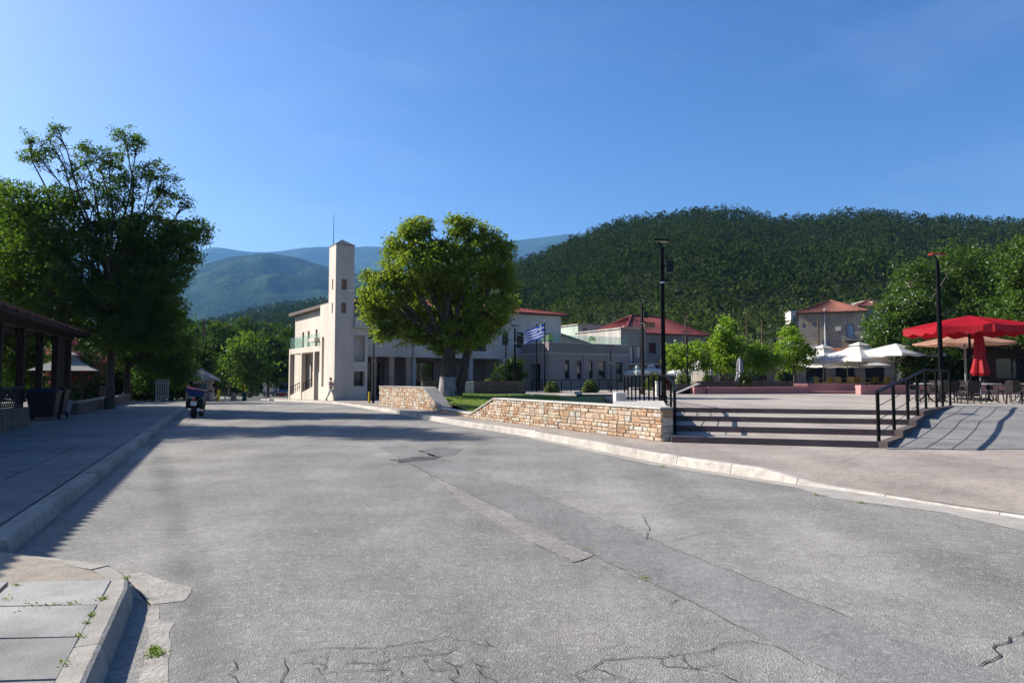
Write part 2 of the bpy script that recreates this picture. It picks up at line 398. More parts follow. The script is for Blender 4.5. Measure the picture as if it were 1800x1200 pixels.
def flat_poly(name, pts, z, mat, parent=None):
    if (Vector(pts[0]) - Vector(pts[-1])).length < 1e-3: pts = pts[:-1]
    mb = MB(); mb.add([(p[0], p[1], z) for p in pts], [tuple(range(len(pts)))])
    o = mb.build(name, mat, parent)
    n = o.data.polygons[0].normal.z
    if n < 0: o.data.flip_normals()
    return o
def gp(*pp): return [G(x, y) for x, y in pp]
def wob_line(pts, n=14, amp=0.02):
    out = []
    for i in range(len(pts) - 1):
        a, b = Vector(pts[i]), Vector(pts[i + 1]); d = (b - a); nn = Vector((-d.y, d.x, 0)).normalized()
        for k in range(n):
            p = a + d * (k / n)
            out.append(p + nn * amp * mnoise.noise(p * 2.3 + Vector((3, 1, 7))) * 2)
    out.append(Vector(pts[-1])); return out
# trench reinstatement: smoother, bluer strip along the carriageway
sa = wob_line(gp((655, 777), (720, 815.5), (827, 869), (1044, 975.5), (1200, 1051), (1508, 1200), (1900, 1390)), 10, 0.03)
sb = wob_line(gp((700, 777), (791, 811), (1000, 891), (1195, 969), (1787, 1200), (2300, 1390)), 10, 0.03)
flat_poly('road_patch', sa + sb[::-1], 0.004, m_patch, road)
flat_poly('road_patch', wob_line(gp((775, 842), (835, 873), (1040, 974), (1009, 988), (925, 950), (800, 875), (775, 842)), 6, 0.03), 0.0045,
          asphalt('asphalt_brownish', (0.24, 0.225, 0.205), (0.27, 0.25, 0.225), 1.2), road)
flat_poly('pothole', wob_line(gp((682, 808), (715, 805), (770, 802), (777, 806), (740, 810), (698, 813), (682, 808)), 7, 0.08), 0.008, m_pot, road)
flat_poly('road_patch', wob_line(gp((735, 793), (760, 786), (812, 788), (800, 800), (765, 802), (735, 793)), 6, 0.08), 0.004, m_pot if 0 else asphalt('asphalt_dark', (0.15, 0.148, 0.145), (0.17, 0.17, 0.165), 1.0), road)

def crack(pts, w=0.014, seed=0, jag=0.06, z=0.0065):
    r = random.Random(seed); P = []
    for i in range(len(pts) - 1):
        a, b = Vector(pts[i]), Vector(pts[i + 1]); L_ = (b - a).length; n = max(3, int(L_ / 0.09))
        nn = Vector((-(b - a).y, (b - a).x, 0)).normalized(); off = 0
        for k in range(n):
            t = k / n; off = off * 0.7 + r.gauss(0, jag * 0.45)
            P.append(a + (b - a) * t + nn * off * math.sin(math.pi * t) ** 0.5)
    P.append(Vector(pts[-1])); mb = MB(); L1 = []; L2 = []
    for i, p in enumerate(P):
        d = (P[min(i + 1, len(P) - 1)] - P[max(i - 1, 0)]).normalized(); nn = Vector((-d.y, d.x, 0))
        ww = w * r.uniform(0.25, 1.0) * (0.3 if i in (0, len(P) - 1) else 1)
        L1.append((p.x + nn.x * ww / 2, p.y + nn.y * ww / 2, z)); L2.append((p.x - nn.x * ww / 2, p.y - nn.y * ww / 2, z))
    n = len(P); mb.add(L1 + L2, [(i, n + i, n + i + 1, i + 1) for i in range(n - 1)])
    return mb.build('crack', m_crack, road)
for i, seg in enumerate([((655, 777), (720, 815), (827, 869), (1044, 975.5), (1200, 1051), (1330, 1114)), ((700, 777), (791, 811), (1000, 891), (1195, 969), (1500, 1088)),
            ((720, 815), (748, 830), (758, 842), (800, 872)), ((933, 953), (1009, 988), (1042, 977)), ((1150, 890), (1250, 878), (1400, 862)), ((980, 900), (1030, 885)), ((560, 750), (640, 765), (700, 777)),
            ((1135, 950), (1140, 925), (1128, 905)), ((1178, 953), (1240, 935)), ((1200, 1051), (1180, 1070))]):
    crack(gp(*seg), 0.009, i + 10, 0.03)
net = [((495, 1150), (540, 1142), (670, 1140), (710, 1132), (830, 1128), (880, 1138)), ((500, 1155), (497, 1190), (480, 1230)), ((580, 1144), (572, 1165), (520, 1168)),
       ((600, 1166), (665, 1170), (680, 1155), (760, 1152), (820, 1136)), ((540, 1188), (600, 1180), (700, 1176), (660, 1200), (630, 1215)), ((680, 1155), (682, 1140)),
       ((700, 1176), (720, 1192), (700, 1215)), ((745, 1152), (750, 1168), (765, 1180)), ((760, 1180), (800, 1172), (825, 1165), (830, 1142)), ((800, 1172), (790, 1195), (830, 1215)),
       ((830, 1165), (860, 1172), (850, 1190), (880, 1205)), ((848, 1125), (850, 1138)), ((985, 1192), (1040, 1175), (1060, 1160), (1160, 1156), (1220, 1150), (1270, 1135), (1330, 1133)),
       ((1200, 1151), (1245, 1180), (1300, 1200)), ((1160, 1156), (1170, 1172), (1240, 1178)), ((1250, 1150), (1300, 1128), (1360, 1135), (1420, 1170)), ((1040, 1175), (1100, 1192)), ((410, 1160), (400, 1185), (420, 1205)),
       ((1720, 1172), (1745, 1140), (1775, 1128), (1830, 1095)), ((560, 1166), (555, 1182))]
for i, seg in enumerate(net): crack(gp(*seg), 0.009 if i != 18 else 0.022, i + 40, 0.045)
for i in range(26):
    x0 = 560 + random.random() * 700; y0 = 1140 + random.random() * 60
    crack(gp((x0, y0), (x0 + random.uniform(-50, 50), y0 + random.uniform(-18, 18))), 0.006, i + 80, 0.05)

# ------------------------------------------------------------------ left pavement (kerb frame: s along the street, n to the left)
K0 = Vector((-4.67, 6.4, 0)); KA = R(23)
kd = Vector((-math.sin(KA), math.cos(KA), 0)); kn = Vector((-math.cos(KA), -math.sin(KA), 0))
def KP(s, n, z=0): p = K0 + kd * s + kn * n; return Vector((p.x, p.y, z))
pav = struct(thing('pavement_left', K0, None, None))
def kpoly(pts, z0, z1):
    mb = MB(); mb.prism([KP(s, n) - K0 for s, n in pts][::1], z0, z1); return mb
# base body, top 2 cm under the slabs
kpoly([(-9, -1.1), (-1.9, -1.1), (-1.55, -1.02), (-1.28, -0.90), (-0.98, -0.68), (-0.5, -0.2), (0.0, 0.25), (44.5, 0.2), (44.5, 24), (-9, 24)][::-1], -0.3, 0.112).build('bed', m_joint, pav)
def kerb_profile(w, h, r=0.035, slant=0.03):
    # cross-section (n, z), n=0 is the road face
    return [(-0.0, -0.15), (-0.0 + 0.0, 0.0), (slant, h - r), (slant + r * 0.35, h - r * 0.3), (slant + r, h), (w, h - 0.004), (w, -0.15)]
def kerb_run(parent, pts, nrm_left, w, hs, mat, seg=1.0, org=Vector((0, 0, 0)), gap=0.006, name='kerb_stone', sm=0.4):
    """separate kerb stones along polyline pts; hs height per point"""
    P = [Vector(p) for p in pts]; acc = [0]
    for i in range(len(P) - 1): acc.append(acc[-1] + (P[i + 1] - P[i]).length)
    def at(s):
        s = min(max(s, 0), acc[-1])
        for i in range(len(P) - 1):
            if s <= acc[i + 1] + 1e-6:
                t = (s - acc[i]) / max(acc[i + 1] - acc[i], 1e-6); return P[i].lerp(P[i + 1], t), hs[i] + (hs[i + 1] - hs[i]) * t
    def nrm(s):
        a, _ = at(s - sm); b, _ = at(s + sm); d = (b - a).normalized()
        return Vector((-d.y, d.x, 0)) * nrm_left
    s = 0
    while s < acc[-1] - 0.15:
        L_ = seg if not callable(seg) else seg(); e = min(s + L_, acc[-1]); mb = MB(); rings = []
        tilt = random.uniform(-0.006, 0.006)
        for k in range(7):
            ss = s + gap + (e - s - 2 * gap) * k / 6; p, h = at(ss); n = nrm(ss); q = p - org
            rings.append([q + n * a + Vector((0, 0, (z if z < 0.001 else z) + (tilt if z > 0.01 else 0))) for a, z in kerb_profile(w, h)])
        mb.loft(rings).build(name, mat, parent, loc=None)
        s = e
kerb_run(pav, [KP(0.12, 0), KP(44.5, 0)], 1, 0.25, [0.15, 0.15], m_conc, 1.0, K0)
kerb_run(pav, [KP(-9, -1.25), KP(-1.95, -1.24), KP(-1.6, -1.2), KP(-1.24, -1.06), KP(-0.94, -0.83), KP(-0.45, -0.37), KP(0.04, 0.11), KP(0.93, 1.05)], 1, 0.18, [0.14, 0.14, 0.14, 0.135, 0.12, 0.10, 0.095, 0.09], m_conc, 0.98, K0, sm=0.18)
kpoly([(-1.9, -1.08), (-1.55, -1.04), (-1.28, -0.93), (-0.98, -0.70), (-0.5, -0.25), (0.0, 0.22), (0.6, 1.0), (0.4, 3), (-1.5, 3), (-2.6, -1.08)][::-1], -0.1, 0.118).build('mortar_fill', M('mortar_fill_brown', (0.30, 0.265, 0.215), (0.20, 0.175, 0.14), scale=5, bump=0.4, bscale=30), pav)
flat_poly('concrete_patch', wob_line(gp((215, 1009), (250, 1006), (290, 1017), (331, 1034), (322, 1055), (280, 1062), (262, 1066), (235, 1050), (215, 1009)), 8, 0.04), 0.0035, M('gutter_worn', (0.36, 0.335, 0.30), (0.2, 0.185, 0.16), scale=7, bump=0.6, bscale=30), road)
flat_poly('concrete_patch', wob_line(gp((258, 1062), (284, 1063), (280, 1088), (312, 1094), (305, 1128), (293, 1160), (300, 1200), (296, 1260), (226, 1260), (241, 1200), (262, 1150), (256, 1110), (258, 1062)), 8, 0.04), 0.0028, M('gutter_worn', (0.36, 0.335, 0.30), (0.2, 0.185, 0.16), scale=7, bump=0.6, bscale=30), road)
# slabs
def slab(parent, pts, z, mat, name='slab', th=0.05, c=0.006):
    cx = sum(p[0] for p in pts) / len(pts); cy = sum(p[1] for p in pts) / len(pts)
    tz = [random.uniform(-0.004, 0.004) for _ in pts]
    a = [(p[0], p[1], z - th) for p in pts]; b = [(p[0], p[1], z - c + t) for p, t in zip(pts, tz)]
    sh = lambda p: (p[0] + (cx - p[0]) * 2 * c, p[1] + (cy - p[1]) * 2 * c)
    t_ = [(*sh(p), z + t) for p, t in zip(pts, tz)]
    return MB().loft([a, b, t_]).build(name, mat, parent)
def skew(s, n, k):  # rows run nearly straight across the picture
    return KP(s - k * n, n) - K0
for j, s0 in enumerate(-1.34 - 0.62 * np.arange(1, 8)):
    n0 = -1.075; kk = -0.35
    for i in range(5):
        w = 0.72 if i else 0.70
        a, b = n0 + 0.012, n0 + w - 0.012; s1 = s0 + 0.62
        c_ = [skew(s0 + .012, a, kk), skew(s1 - .012, a, kk), skew(s1 - .012, b, kk), skew(s0 + .012, b, kk)]
        slab(pav, [(p.x, p.y) for p in c_][::-1] if False else [(p.x, p.y) for p in c_], 0.142, m_slab)
        n0 += w
for j, s0 in enumerate(np.arange(0.0, 13.8, 0.78)):
    n0 = 0.27; off = 0
    for i in range(7):
        w = 0.9; a, b = n0 + 0.012, n0 + w - 0.012; s1 = s0 + 0.78
        c_ = [skew(s0 + .01, a, -.3), skew(s1 - .01, a, -.3), skew(s1 - .01, b, -.3), skew(s0 + .01, b, -.3)]
        if (c_[0] + K0).x > -0.80 * (c_[0] + K0).y - 0.6:
            slab(pav, [(p.x, p.y) for p in c_], 0.15, m_slab_shade)
        n0 += w
m_slabfar_shade = M('grey_slab_far_shade', (0.19, 0.188, 0.185), (0.145, 0.143, 0.14), scale=2.5, bump=0.1)  # slabs further along, shade painted in as a darker tone
kpoly([(14.05, 0.26), (44.3, 0.26), (44.3, 9), (12.7, 9)][::-1], 0.0, 0.148).build('far_paving', m_slabfar_shade, pav)

# ------------------------------------------------------------------ right pavement with kerb
rk_px = [(455, 704.2, 0), (530, 706.3, 0), (600, 710.5, 0), (629, 715.5, 0), (698, 727, 0), (753, 738, 0), (820, 750, 0), (931, 767.5, 0), (1040, 789, 0),
         (1150, 812, 0), (1250, 828, 0), (1334, 841, 0), (1440, 857, 0), (1547, 873, 0), (1666, 892, 0), (1800, 912, 0), (1960, 940, 0)]
rk = [G(x, y, z) for x, y, z in rk_px]
def flatY(p, z0):   # far points: follow the falling ground
    d = Vector((p.x / p.y, 1, (z0 - CAM_Z) / p.y))
    return p
rk[0] = Vector((-23.5, 64.0, gz(64))); rk[1] = Vector((-18.0, 56.5, gz(56.5))); rk[2] = Vector((-12.6, 47.6, gz(47.6)))
rk += [Vector((9.2, 4.5, 0)), Vector((11.5, 1.0, 0)), Vector((13, -6, 0))]
KH = 0.18
rkh = [0.13, 0.13, 0.14, 0.16] + [KH] * 8 + [0.05, 0.035, 0.03, 0.03, 0.03, 0.03, 0.03, 0.03]
drop = [rk[i] for i in range(12, len(rk))]
def zp(x, y):
    p = Vector((x, y, 0)); dd = 1e9
    for i in range(len(drop) - 1):
        a, b = drop[i].copy(), drop[i + 1].copy(); a.z = b.z = 0
        t = max(0, min(1, (p - a).dot(b - a) / (b - a).length_squared)); dd = min(dd, (p - a - (b - a) * t).length)
    f = min(1, dd / 2.6); f = f * f * (3 - 2 * f)
    far = min(1, max(0, (y - 40) / 10))
    return 0.032 + (KH - 0.005 - 0.032) * f - 0.045 * far + gz(y)
off_in = []
for i, p in enumerate(rk):
    d = (rk[min(i + 1, len(rk) - 1)] - rk[max(i - 1, 0)]); d.z = 0; d.normalize(); off_in.append(p + Vector((-d.y, d.x, 0)) * 0.13)
bnd = [(p.x, p.y) for p in off_in] + [(60, -6), (60, 88), (-30, 88)]
pts2 = [Vector(b) for b in bnd]; nb = len(pts2)
edges = [(i, (i + 1) % nb) for i in range(nb)]
for gx in np.arange(-24, 60, 1.6 if True else 1):
    for gy in np.arange(-5, 88, 1.6):
        if gy > 30 and (int(gx * 10) % 3 or int(gy * 10) % 2): continue
        if gx > 20 and int(gy * 10) % 3: continue
        pts2.append(Vector((gx + 0.01, gy + 0.01)))
vs2, es2, fs2, *_ = delaunay_2d_cdt(pts2, edges, [], 1, 1e-4)
mb = MB(); mb.add([(v.x, v.y, zp(v.x, v.y)) for v in vs2], [tuple(f) for f in fs2])
pavr = struct(thing('pavement_right', (0, 0, 0), None, None))
mb.build('aggregate_surface', m_aggr, pavr)
kerb_run(pavr, rk, 1, 0.17, rkh, m_kerb, lambda: random.uniform(1.25, 1.5))
# gutter sheet widening at the dropped kerb
gin = [G(x, y) for x, y in ((931, 766), (1150, 811), (1334, 840), (1440, 856), (1547, 872), (1666, 891), (1800, 911), (1960, 939))]
gout = [G(x, y) for x, y in ((931, 771), (1150, 818), (1334, 847), (1400, 857), (1464, 876), (1666, 902), (1800, 935), (1960, 975))]
gw = wob_line(gout, 12, 0.025)
flat_poly('gutter', [p for p in gin] + gw[::-1], 0.005, m_gutter, pavr)
# scored joint across the aggregate
a, b = G(1538, 788, 0.18), G(1437, 843, 0.05)
mb = MB(); nn = Vector((0.012, 0.006, 0)); L1 = []; 
for k in range(9):
    p = a.lerp(b, k / 8); z = zp(p.x, p.y) + 0.004; L1.append(((p.x, p.y, z), (p.x + nn.x, p.y + nn.y, z)))
for k in range(8): mb.quad(L1[k][0], L1[k][1], L1[k + 1][1], L1[k + 1][0])
mb.build('score_line', m_cheek, pavr)

# ------------------------------------------------------------------ steps, plaza, ramp
SL = [Vector((3.72, 16.02)), Vector((4.05, 17.7)), Vector((4.48, 19.75)), Vector((5.0, 21.95))]
SR = [Vector((7.85, 14.72)), Vector((8.98, 16.12)), Vector((10.32, 17.85)), Vector((11.75, 19.9))]
ZS = [0.175 + 0.141 * k for k in range(5)]
PLZ = ZS[4]
steps = struct(thing('steps', (3.72, 16.02, 0.175), None, None)); so = Vector((3.72, 16.02, 0.175))
plaza_edge = [SL[3], SR[3], Vector((13.3, 21.6)), Vector((15.2, 23.6)), Vector((60, 23.6))]
for k in range(4):
    nl, nr = (SL[k + 1], SR[k + 1]) if k < 3 else (SL[3] + Vector((0.1, 0.4)), SR[3] + Vector((0.1, 0.35)))
    inl = Vector((0.29, 0.956)) * 0.02
    f = [SL[k] + inl, SR[k] + inl, nr + inl * 2, nl + inl * 2]
    MB().prism([(p.x - so.x, p.y - so.y) for p in f], -0.3, ZS[k + 1] - so.z).build('tread', m_tread, steps)
    g = [SL[k], SR[k], SR[k] + inl * 3, SL[k] + inl * 3]
    MB().prism([(p.x - so.x, p.y - so.y) for p in g], ZS[k] - so.z - (0.1 if k == 0 else 0.02), ZS[k + 1] - so.z + 0.003).build('riser', m_riser, steps)
# plaza platform
pb = [(4.75, 22.3), (11.85, 20.25), (13.2, 21.75), (15.15, 23.75), (60, 23.75), (60, 86), (12, 86), (12, 60), (-3, 49), (-5.0, 41), (4.75, 36)]
pb = [Vector(p) for p in pb]; nb = len(pb); edges = [(i, (i + 1) % nb) for i in range(nb)]
pp = list(pb)
for gx in np.arange(-4, 60, 3.0):
    for gy in np.arange(21, 86, 3.0): pp.append(Vector((gx, gy)))
v3, e3, f3, *_ = delaunay_2d_cdt(pp, edges, [], 1, 1e-4)
mb = MB(); mb.add([(v.x, v.y, PLZ - 0.002) for v in v3], [tuple(f) for f in f3])
for i in range(nb):
    a, b = pb[i], pb[(i + 1) % nb]; mb.quad((a.x, a.y, -0.6), (b.x, b.y, -0.6), (b.x, b.y, PLZ - 0.002), (a.x, a.y, PLZ - 0.002))
struct(mb.build('plaza', m_tread))
# ramp slabs
ramp = struct(thing('ramp', (8, 14.8, 0.18), None, None)); ro = Vector((8, 14.8, 0.18))
def rz_(y): return 0.186 + (PLZ - 0.186) * min(1, max(0, (y - 14.45) / (23.7 - 14.45)))
def rxl(y):  # left boundary follows the cheek wall
    B = [(7.9, 14.4), (9.0, 16.1), (10.35, 17.9), (11.8, 20.0), (13.2, 21.65), (15.2, 23.7)]
    for i in range(len(B) - 1):
        if y <= B[i + 1][1]: t = (y - B[i][1]) / (B[i + 1][1] - B[i][1]); return B[i][0] + t * (B[i + 1][0] - B[i][0])
    return 15.2
ys = np.linspace(14.45, 23.72, 12)
for j in range(11):
    y0, y1 = ys[j] + 0.006, ys[j + 1] - 0.006; x = rxl(y0) - 0.05; first = True; k = 0
    while x < 25:
        xe = x + (2.2 if not first else 1.2 + (j % 2) * 1.1); xl0 = x + 0.006 if not first else rxl(y0) - 0.06; xl1 = x + 0.006 if not first else rxl(y1) - 0.06
        if xe - max(xl0, xl1) > 0.2:
            mb = MB(); a = [(xl0, y0), (xe - .006, y0), (xe - .006, y1), (xl1, y1)]
            mb.loft([[(p[0] - ro.x, p[1] - ro.y, rz_(p[1]) - ro.z - 0.06) for p in a], [(p[0] - ro.x, p[1] - ro.y, rz_(p[1]) - ro.z) for p in a]])
            mb.build('slab', m_ramp, ramp); first = False
        x = xe
mb = MB(); a = [(7.9, 14.4), (60, 14.4), (60, 23.75), (15.15, 23.75)]
mb.loft([[(p[0] - ro.x, p[1] - ro.y, -0.35) for p in a], [(p[0] - ro.x, p[1] - ro.y, rz_(p[1]) - ro.z - 0.012) for p in a]]); mb.build('bed', m_joint, ramp)
# cheek between steps and ramp, stepped top
mb = MB()
for k in range(4):
    a = SR[k] + Vector((0.0, 0.0)); b = SR[k + 1] if k < 3 else Vector((13.25, 21.7)); w = Vector((0.14, -0.105))
    mb.prism([(a.x - ro.x, a.y - ro.y), (a.x + w.x - ro.x, a.y + w.y - ro.y), (b.x + w.x - ro.x, b.y + w.y - ro.y), (b.x - ro.x, b.y - ro.y)], -0.3, ZS[k + 1] - ro.z - 0.004)
a = Vector((13.25, 21.7)); b = Vector((15.15, 23.7)); w = Vector((0.14, -0.105))
mb.prism([(a.x - ro.x, a.y - ro.y), (a.x + w.x - ro.x, a.y + w.y - ro.y), (b.x + w.x - ro.x, b.y + w.y - ro.y), (b.x - ro.x, b.y - ro.y)], -0.3, PLZ - ro.z - 0.004)
mb.build('cheek', m_cheek, ramp)

# ------------------------------------------------------------------ railings
def railing(label, path, h=1.02, wires=3, org=None):
    """path: list of (x,y,z) post feet"""
    o = Vector(path[0]) if org is None else org
    r = thing('railing', o, label, 'railing')
    for p in path:
        q = Vector(p) - o
        mb = MB(); mb.box(q.x - .028, q.x + .028, q.y - .028, q.y + .028, q.z - 0.03, q.z + h); mb.box(q.x - .06, q.x + .06, q.y - .06, q.y + .06, q.z, q.z + 0.012)
        mb.build('post', m_black, r)
    for i in range(len(path) - 1):
        a, b = Vector(path[i]) - o, Vector(path[i + 1]) - o
        d = (b - a).normalized()
        MB().bar(a + Vector((0, 0, h + .02)) - d * 0.03, b + Vector((0, 0, h + .02)) + d * 0.03, 0.07, 0.045).build('handrail', m_black, r)
        for k in range(wires):
            z = h * (k + 1) / (wires + 1)
            MB().tube([a + Vector((0, 0, z)), b + Vector((0, 0, z))], 0.009, 5).build('rail_bar', m_black, r)
    return r
pth = [(SR[k].x + .07, SR[k].y + .02, ZS[k] + (0.0 if k == 0 else 0.0)) for k in range(4)]
pth = [(7.9, 14.80, 0.175), (9.02, 16.2, ZS[1]), (10.35, 17.92, ZS[2]), (11.72, 19.8, ZS[3]), (12.75, 21.1, PLZ), (13.7, 22.1, PLZ), (14.4, 22.9, PLZ), (15.1, 23.6, PLZ)]
railing('black metal railing rising along the right side of the steps beside the ramp', pth, 1.18)
pth = [(3.98, 16.75, ZS[1]), (4.55, 19.2, ZS[2]), (4.85, 20.9, ZS[3]), (5.0, 22.4, PLZ)] + [(5.02, 22.4 + 0.9 * k, PLZ) for k in range(1, 10)]
railing('black metal railing running back from the stone wall end along plaza edge', pth, 1.02)

# ------------------------------------------------------------------ stone boundary walls
def wall_path(P):
    acc = [0]
    for i in range(len(P) - 1): acc.append(acc[-1] + (P[i + 1] - P[i]).length)
    def at(s):
        s = min(max(s, 0), acc[-1])
        for i in range(len(P) - 1):
            if s <= acc[i + 1] + 1e-6: return P[i].lerp(P[i + 1], (s - acc[i]) / (acc[i + 1] - acc[i])), (P[i + 1] - P[i]).normalized()
    return at, acc[-1]
def stone_courses(L_, top, r, hmin, hmax, wmin, wmax):
    """random rubble: rectangles (s0,s1,z0,z1) under top(s)"""
    out = []; z = 0.0; H = max(top(s) for s in np.linspace(0, L_, 60))
    while z < H - 0.02:
        h = r.uniform(hmin, hmax); h = min(h, H - z); s = 0
        if H - z - h < hmin * 0.7: h = H - z
        while s < L_:
            w = r.uniform(wmin, wmax); e = min(s + w, L_)
            if L_ - e < wmin * 0.6: e = L_
            t = min(top(s), top(e))
            if z + 0.03 < t:
                zz = min(z + h, t)
                if r.random() < 0.28 and zz - z > hmin * 1.5:
                    m_ = z + (zz - z) * r.uniform(0.4, 0.6); out.append((s, e, z, m_)); out.append((s, e, m_, zz))
                else: out.append((s, e, z, zz))
            s = e
        z += h
    return out
def stone_block(mb, at, org, s0, s1, z0, z1, side, face, r, base):
    g = 0.006 + r.random() * 0.005; pr = r.uniform(0.008, 0.03)
    s0 += g; s1 -= g; z0 += g; z1 -= g
    if s1 - s0 < 0.02 or z1 - z0 < 0.015: return False
    c = 0.012
    def P(s, z, d):
        p, t = at(s); n = Vector((-t.y, t.x, 0)) * side
        q = p + n * (face + d) - org; return (q.x, q.y, z + base - org.z)
    j = lambda: r.uniform(-0.006, 0.006)
    k = [(s0 + j(), z0 + j()), (s1 + j(), z0 + j()), (s1 + j(), z1 + j()), (s0 + j(), z1 + j())]
    cs = (s0 + s1) / 2; cz = (z0 + z1) / 2
    mb.loft([[P(s, z, -0.05) for s, z in k], [P(s, z, pr - c) for s, z in k],
             [P(s + (cs - s) / max(s1 - s0, .01) * 2 * c, z + (cz - z) / max(z1 - z0, .01) * 2 * c, pr + r.uniform(-.004, .004)) for s, z in k]])
    return True
def stone_wall(name, P, top, base, thick, label, single, r, sizes, capw=0.05, capmat=None, side=1, endstones=True):
    at, L_ = wall_path(P); org = Vector((P[0].x, P[0].y, base)); root = thing(name, org, label, 'wall')
    n_ = max(24, int(L_ / 0.25)); S = np.linspace(0, L_, n_ + 1); brk = sorted(set(list(S)))
    # core
    mb = MB(); rings = []
    for s in brk:
        p, t = at(s); n = Vector((-t.y, t.x, 0)) * side; h = top(s) - 0.002
        f = p - org; f.z = 0
        rings.append([f + n * 0.0 + Vector((0, 0, -0.3)), f + Vector((0, 0, h)), f - n * thick + Vector((0, 0, h)), f - n * thick + Vector((0, 0, -0.3))])
    mb.loft(rings).build('core', m_mortar, root)
    cs = stone_courses(L_, top, r, *sizes)
    # largest (nearest) as single parts
    order = sorted(cs, key=lambda c: -(c[1] - c[0]) * (c[3] - c[2]) / at((c[0] + c[1]) / 2)[0].y ** 2)
    for i, c in enumerate(order[:single]):
        mb = MB()
        if stone_block(mb, at, org, *c, side, 0.0, r, base): mb.build('stone', m_stone, root)
    if len(order) > single:
        mb = MB()
        for c in order[single:]: stone_block(mb, at, org, *c, side, 0.0, r, base)
        stuff(mb.build('stones', m_stone_i, root))
    # capping slabs
    s = 0
    while s < L_ - 0.05:
        e = min(L_, s + r.uniform(0.5, 0.75)); rings = []
        for k in range(5):
            ss = s + 0.004 + (e - s - 0.008) * k / 4; p, t = at(ss); n = Vector((-t.y, t.x, 0)) * side; h = top(ss); f = p - org; f.z = 0
            rings.append([f + n * capw + Vector((0, 0, h)), f + n * capw + Vector((0, 0, h + .035)), f + n * (capw - .008) + Vector((0, 0, h + .043)), f - n * (thick + 0.02) + Vector((0, 0, h + .043)), f - n * (thick + 0.02) + Vector((0, 0, h))])
        MB().loft(rings).build('cap_stone', capmat or m_white, root); s = e
    return root, at, L_, org
rr = random.Random(3)
WB = KH - 0.01
wR = [G(773, 724, WB), G(802, 729, WB), G(828, 734, WB), G(931, 747.5, WB), G(1050, 762, WB), G(1164, 776.5, WB)]
atR, LR = wall_path(wR)
sA = (wR[1] - wR[0]).length + (wR[2] - wR[1]).length; sB = sA + (G(871, 739.3, WB) - wR[2]).length
def topR(s):
    if s < sA: return 0.13 + 0.03 * (1 - s / sA)
    if s < sB: return 0.13 + (0.77 - 0.13) * (s - sA) / (sB - sA)
    return 0.77
root, at, L_, org = stone_wall('stone_wall', wR, topR, WB, 0.32, 'low rubble stone wall with pale capping ending at the foot of the steps', 290, rr, (0.075, 0.165, 0.17, 0.42), side=-1)
pE = wR[-1]; tE = (wR[-1] - wR[-2]).normalized(); nE = Vector((-tE.y, tE.x, 0))
atE, LE = wall_path([pE + tE * 0.0, pE + nE * 0.33])
mbE = MB(); zc = 0
for h in (0.2, 0.16, 0.22, 0.18):
    stone_block(mbE, atE, org, 0, LE, zc, zc + h, -1, 0.0, rr, WB); zc += h
mbE.build('end_stones', m_stone_i, root)
wL = [G(667, 713, WB), G(720, 717.6, WB), G(773, 723, WB)]
atL, LL = wall_path(wL); sC = (G(745, 720, WB) - wL[1]).length + (wL[1] - wL[0]).length
def topL(s): return 1.06 if s < sC else 1.06 - (1.06 - 0.16) * (s - sC) / (LL - sC)
stone_wall('stone_wall', wL, topL, WB, 0.62, 'taller rubble stone wall sloping down at its end in front of big tree', 0, rr, (0.09, 0.2, 0.14, 0.32), side=-1,
           capmat=M('grey_cap', (0.36, 0.34, 0.31), (0.26, 0.24, 0.22), scale=5, bump=0.4, bscale=20))
# planter block between wall end and steps, pale paved top
pl = thing('planter_block', (3.3, 19, 0.2), 'pale capped planter block between stone wall and steps', 'planter')
po = Vector((3.3, 19, 0.2))
pol = [(pE + nE * 0.345 - tE * 0.03), Vector((4.02, 17.8, 0)), Vector((4.92, 22.25, 0)), Vector((3.3, 22.3, 0)), Vector((2.75, 18.6, 0))]
MB().prism([(p.x - po.x, p.y - po.y) for p in pol], -0.2, 0.70).build('body', m_mortar, pl)
MB().prism([(p.x - po.x, p.y - po.y) for p in pol], 0.705, 0.748).build('cap', m_white, pl)
MB().cbox(0.02, 0.34, 2.85, 3.5, 0.0, 1.02, 0.02).build('pier', m_white, pl)

# ------------------------------------------------------------------ hills, mountains, haze
def interp(tab, x):
    xs_ = [t[0] for t in tab]; ys_ = [t[1] for t in tab]; return float(np.interp(x, xs_, ys_))
def fbm(x, y, s, oct=4): return mnoise.fractal(Vector((x * s, y * s, 3.7)), 0.9, 2.1, oct)
def terrain(name, mat, az, dist, zf, sm=True):
    """terrain patch on a polar grid of azimuths (tan) and distances"""
    vs_ = []; n = len(dist)
    for a in az:
        for d in dist:
            x = a * d; vs_.append((x, d, zf(x, d)))
    fs_ = [(i * n + j, (i + 1) * n + j, (i + 1) * n + j + 1, i * n + j + 1) for i in range(len(az) - 1) for j in range(n - 1)]
    mb = MB(); mb.add(vs_, fs_); return struct(mb.build(name, mat, smooth=sm))
m_hill = M('hill_ground', (0.045, 0.048, 0.022), (0.012, 0.019, 0.008), scale=0.045, bump=0.6, bscale=0.5, spec=0.0, rough=1.0)
m_wood = M('far_woodland', (0.042, 0.060, 0.026), (0.010, 0.019, 0.010), scale=0.012, bump=0.8, bscale=0.05, detail=10, stain=0.5, spec=0.0, rough=1.0)
MATS['far_woodland'].node_tree.nodes['Bump'].inputs['Distance'].default_value = 14.0
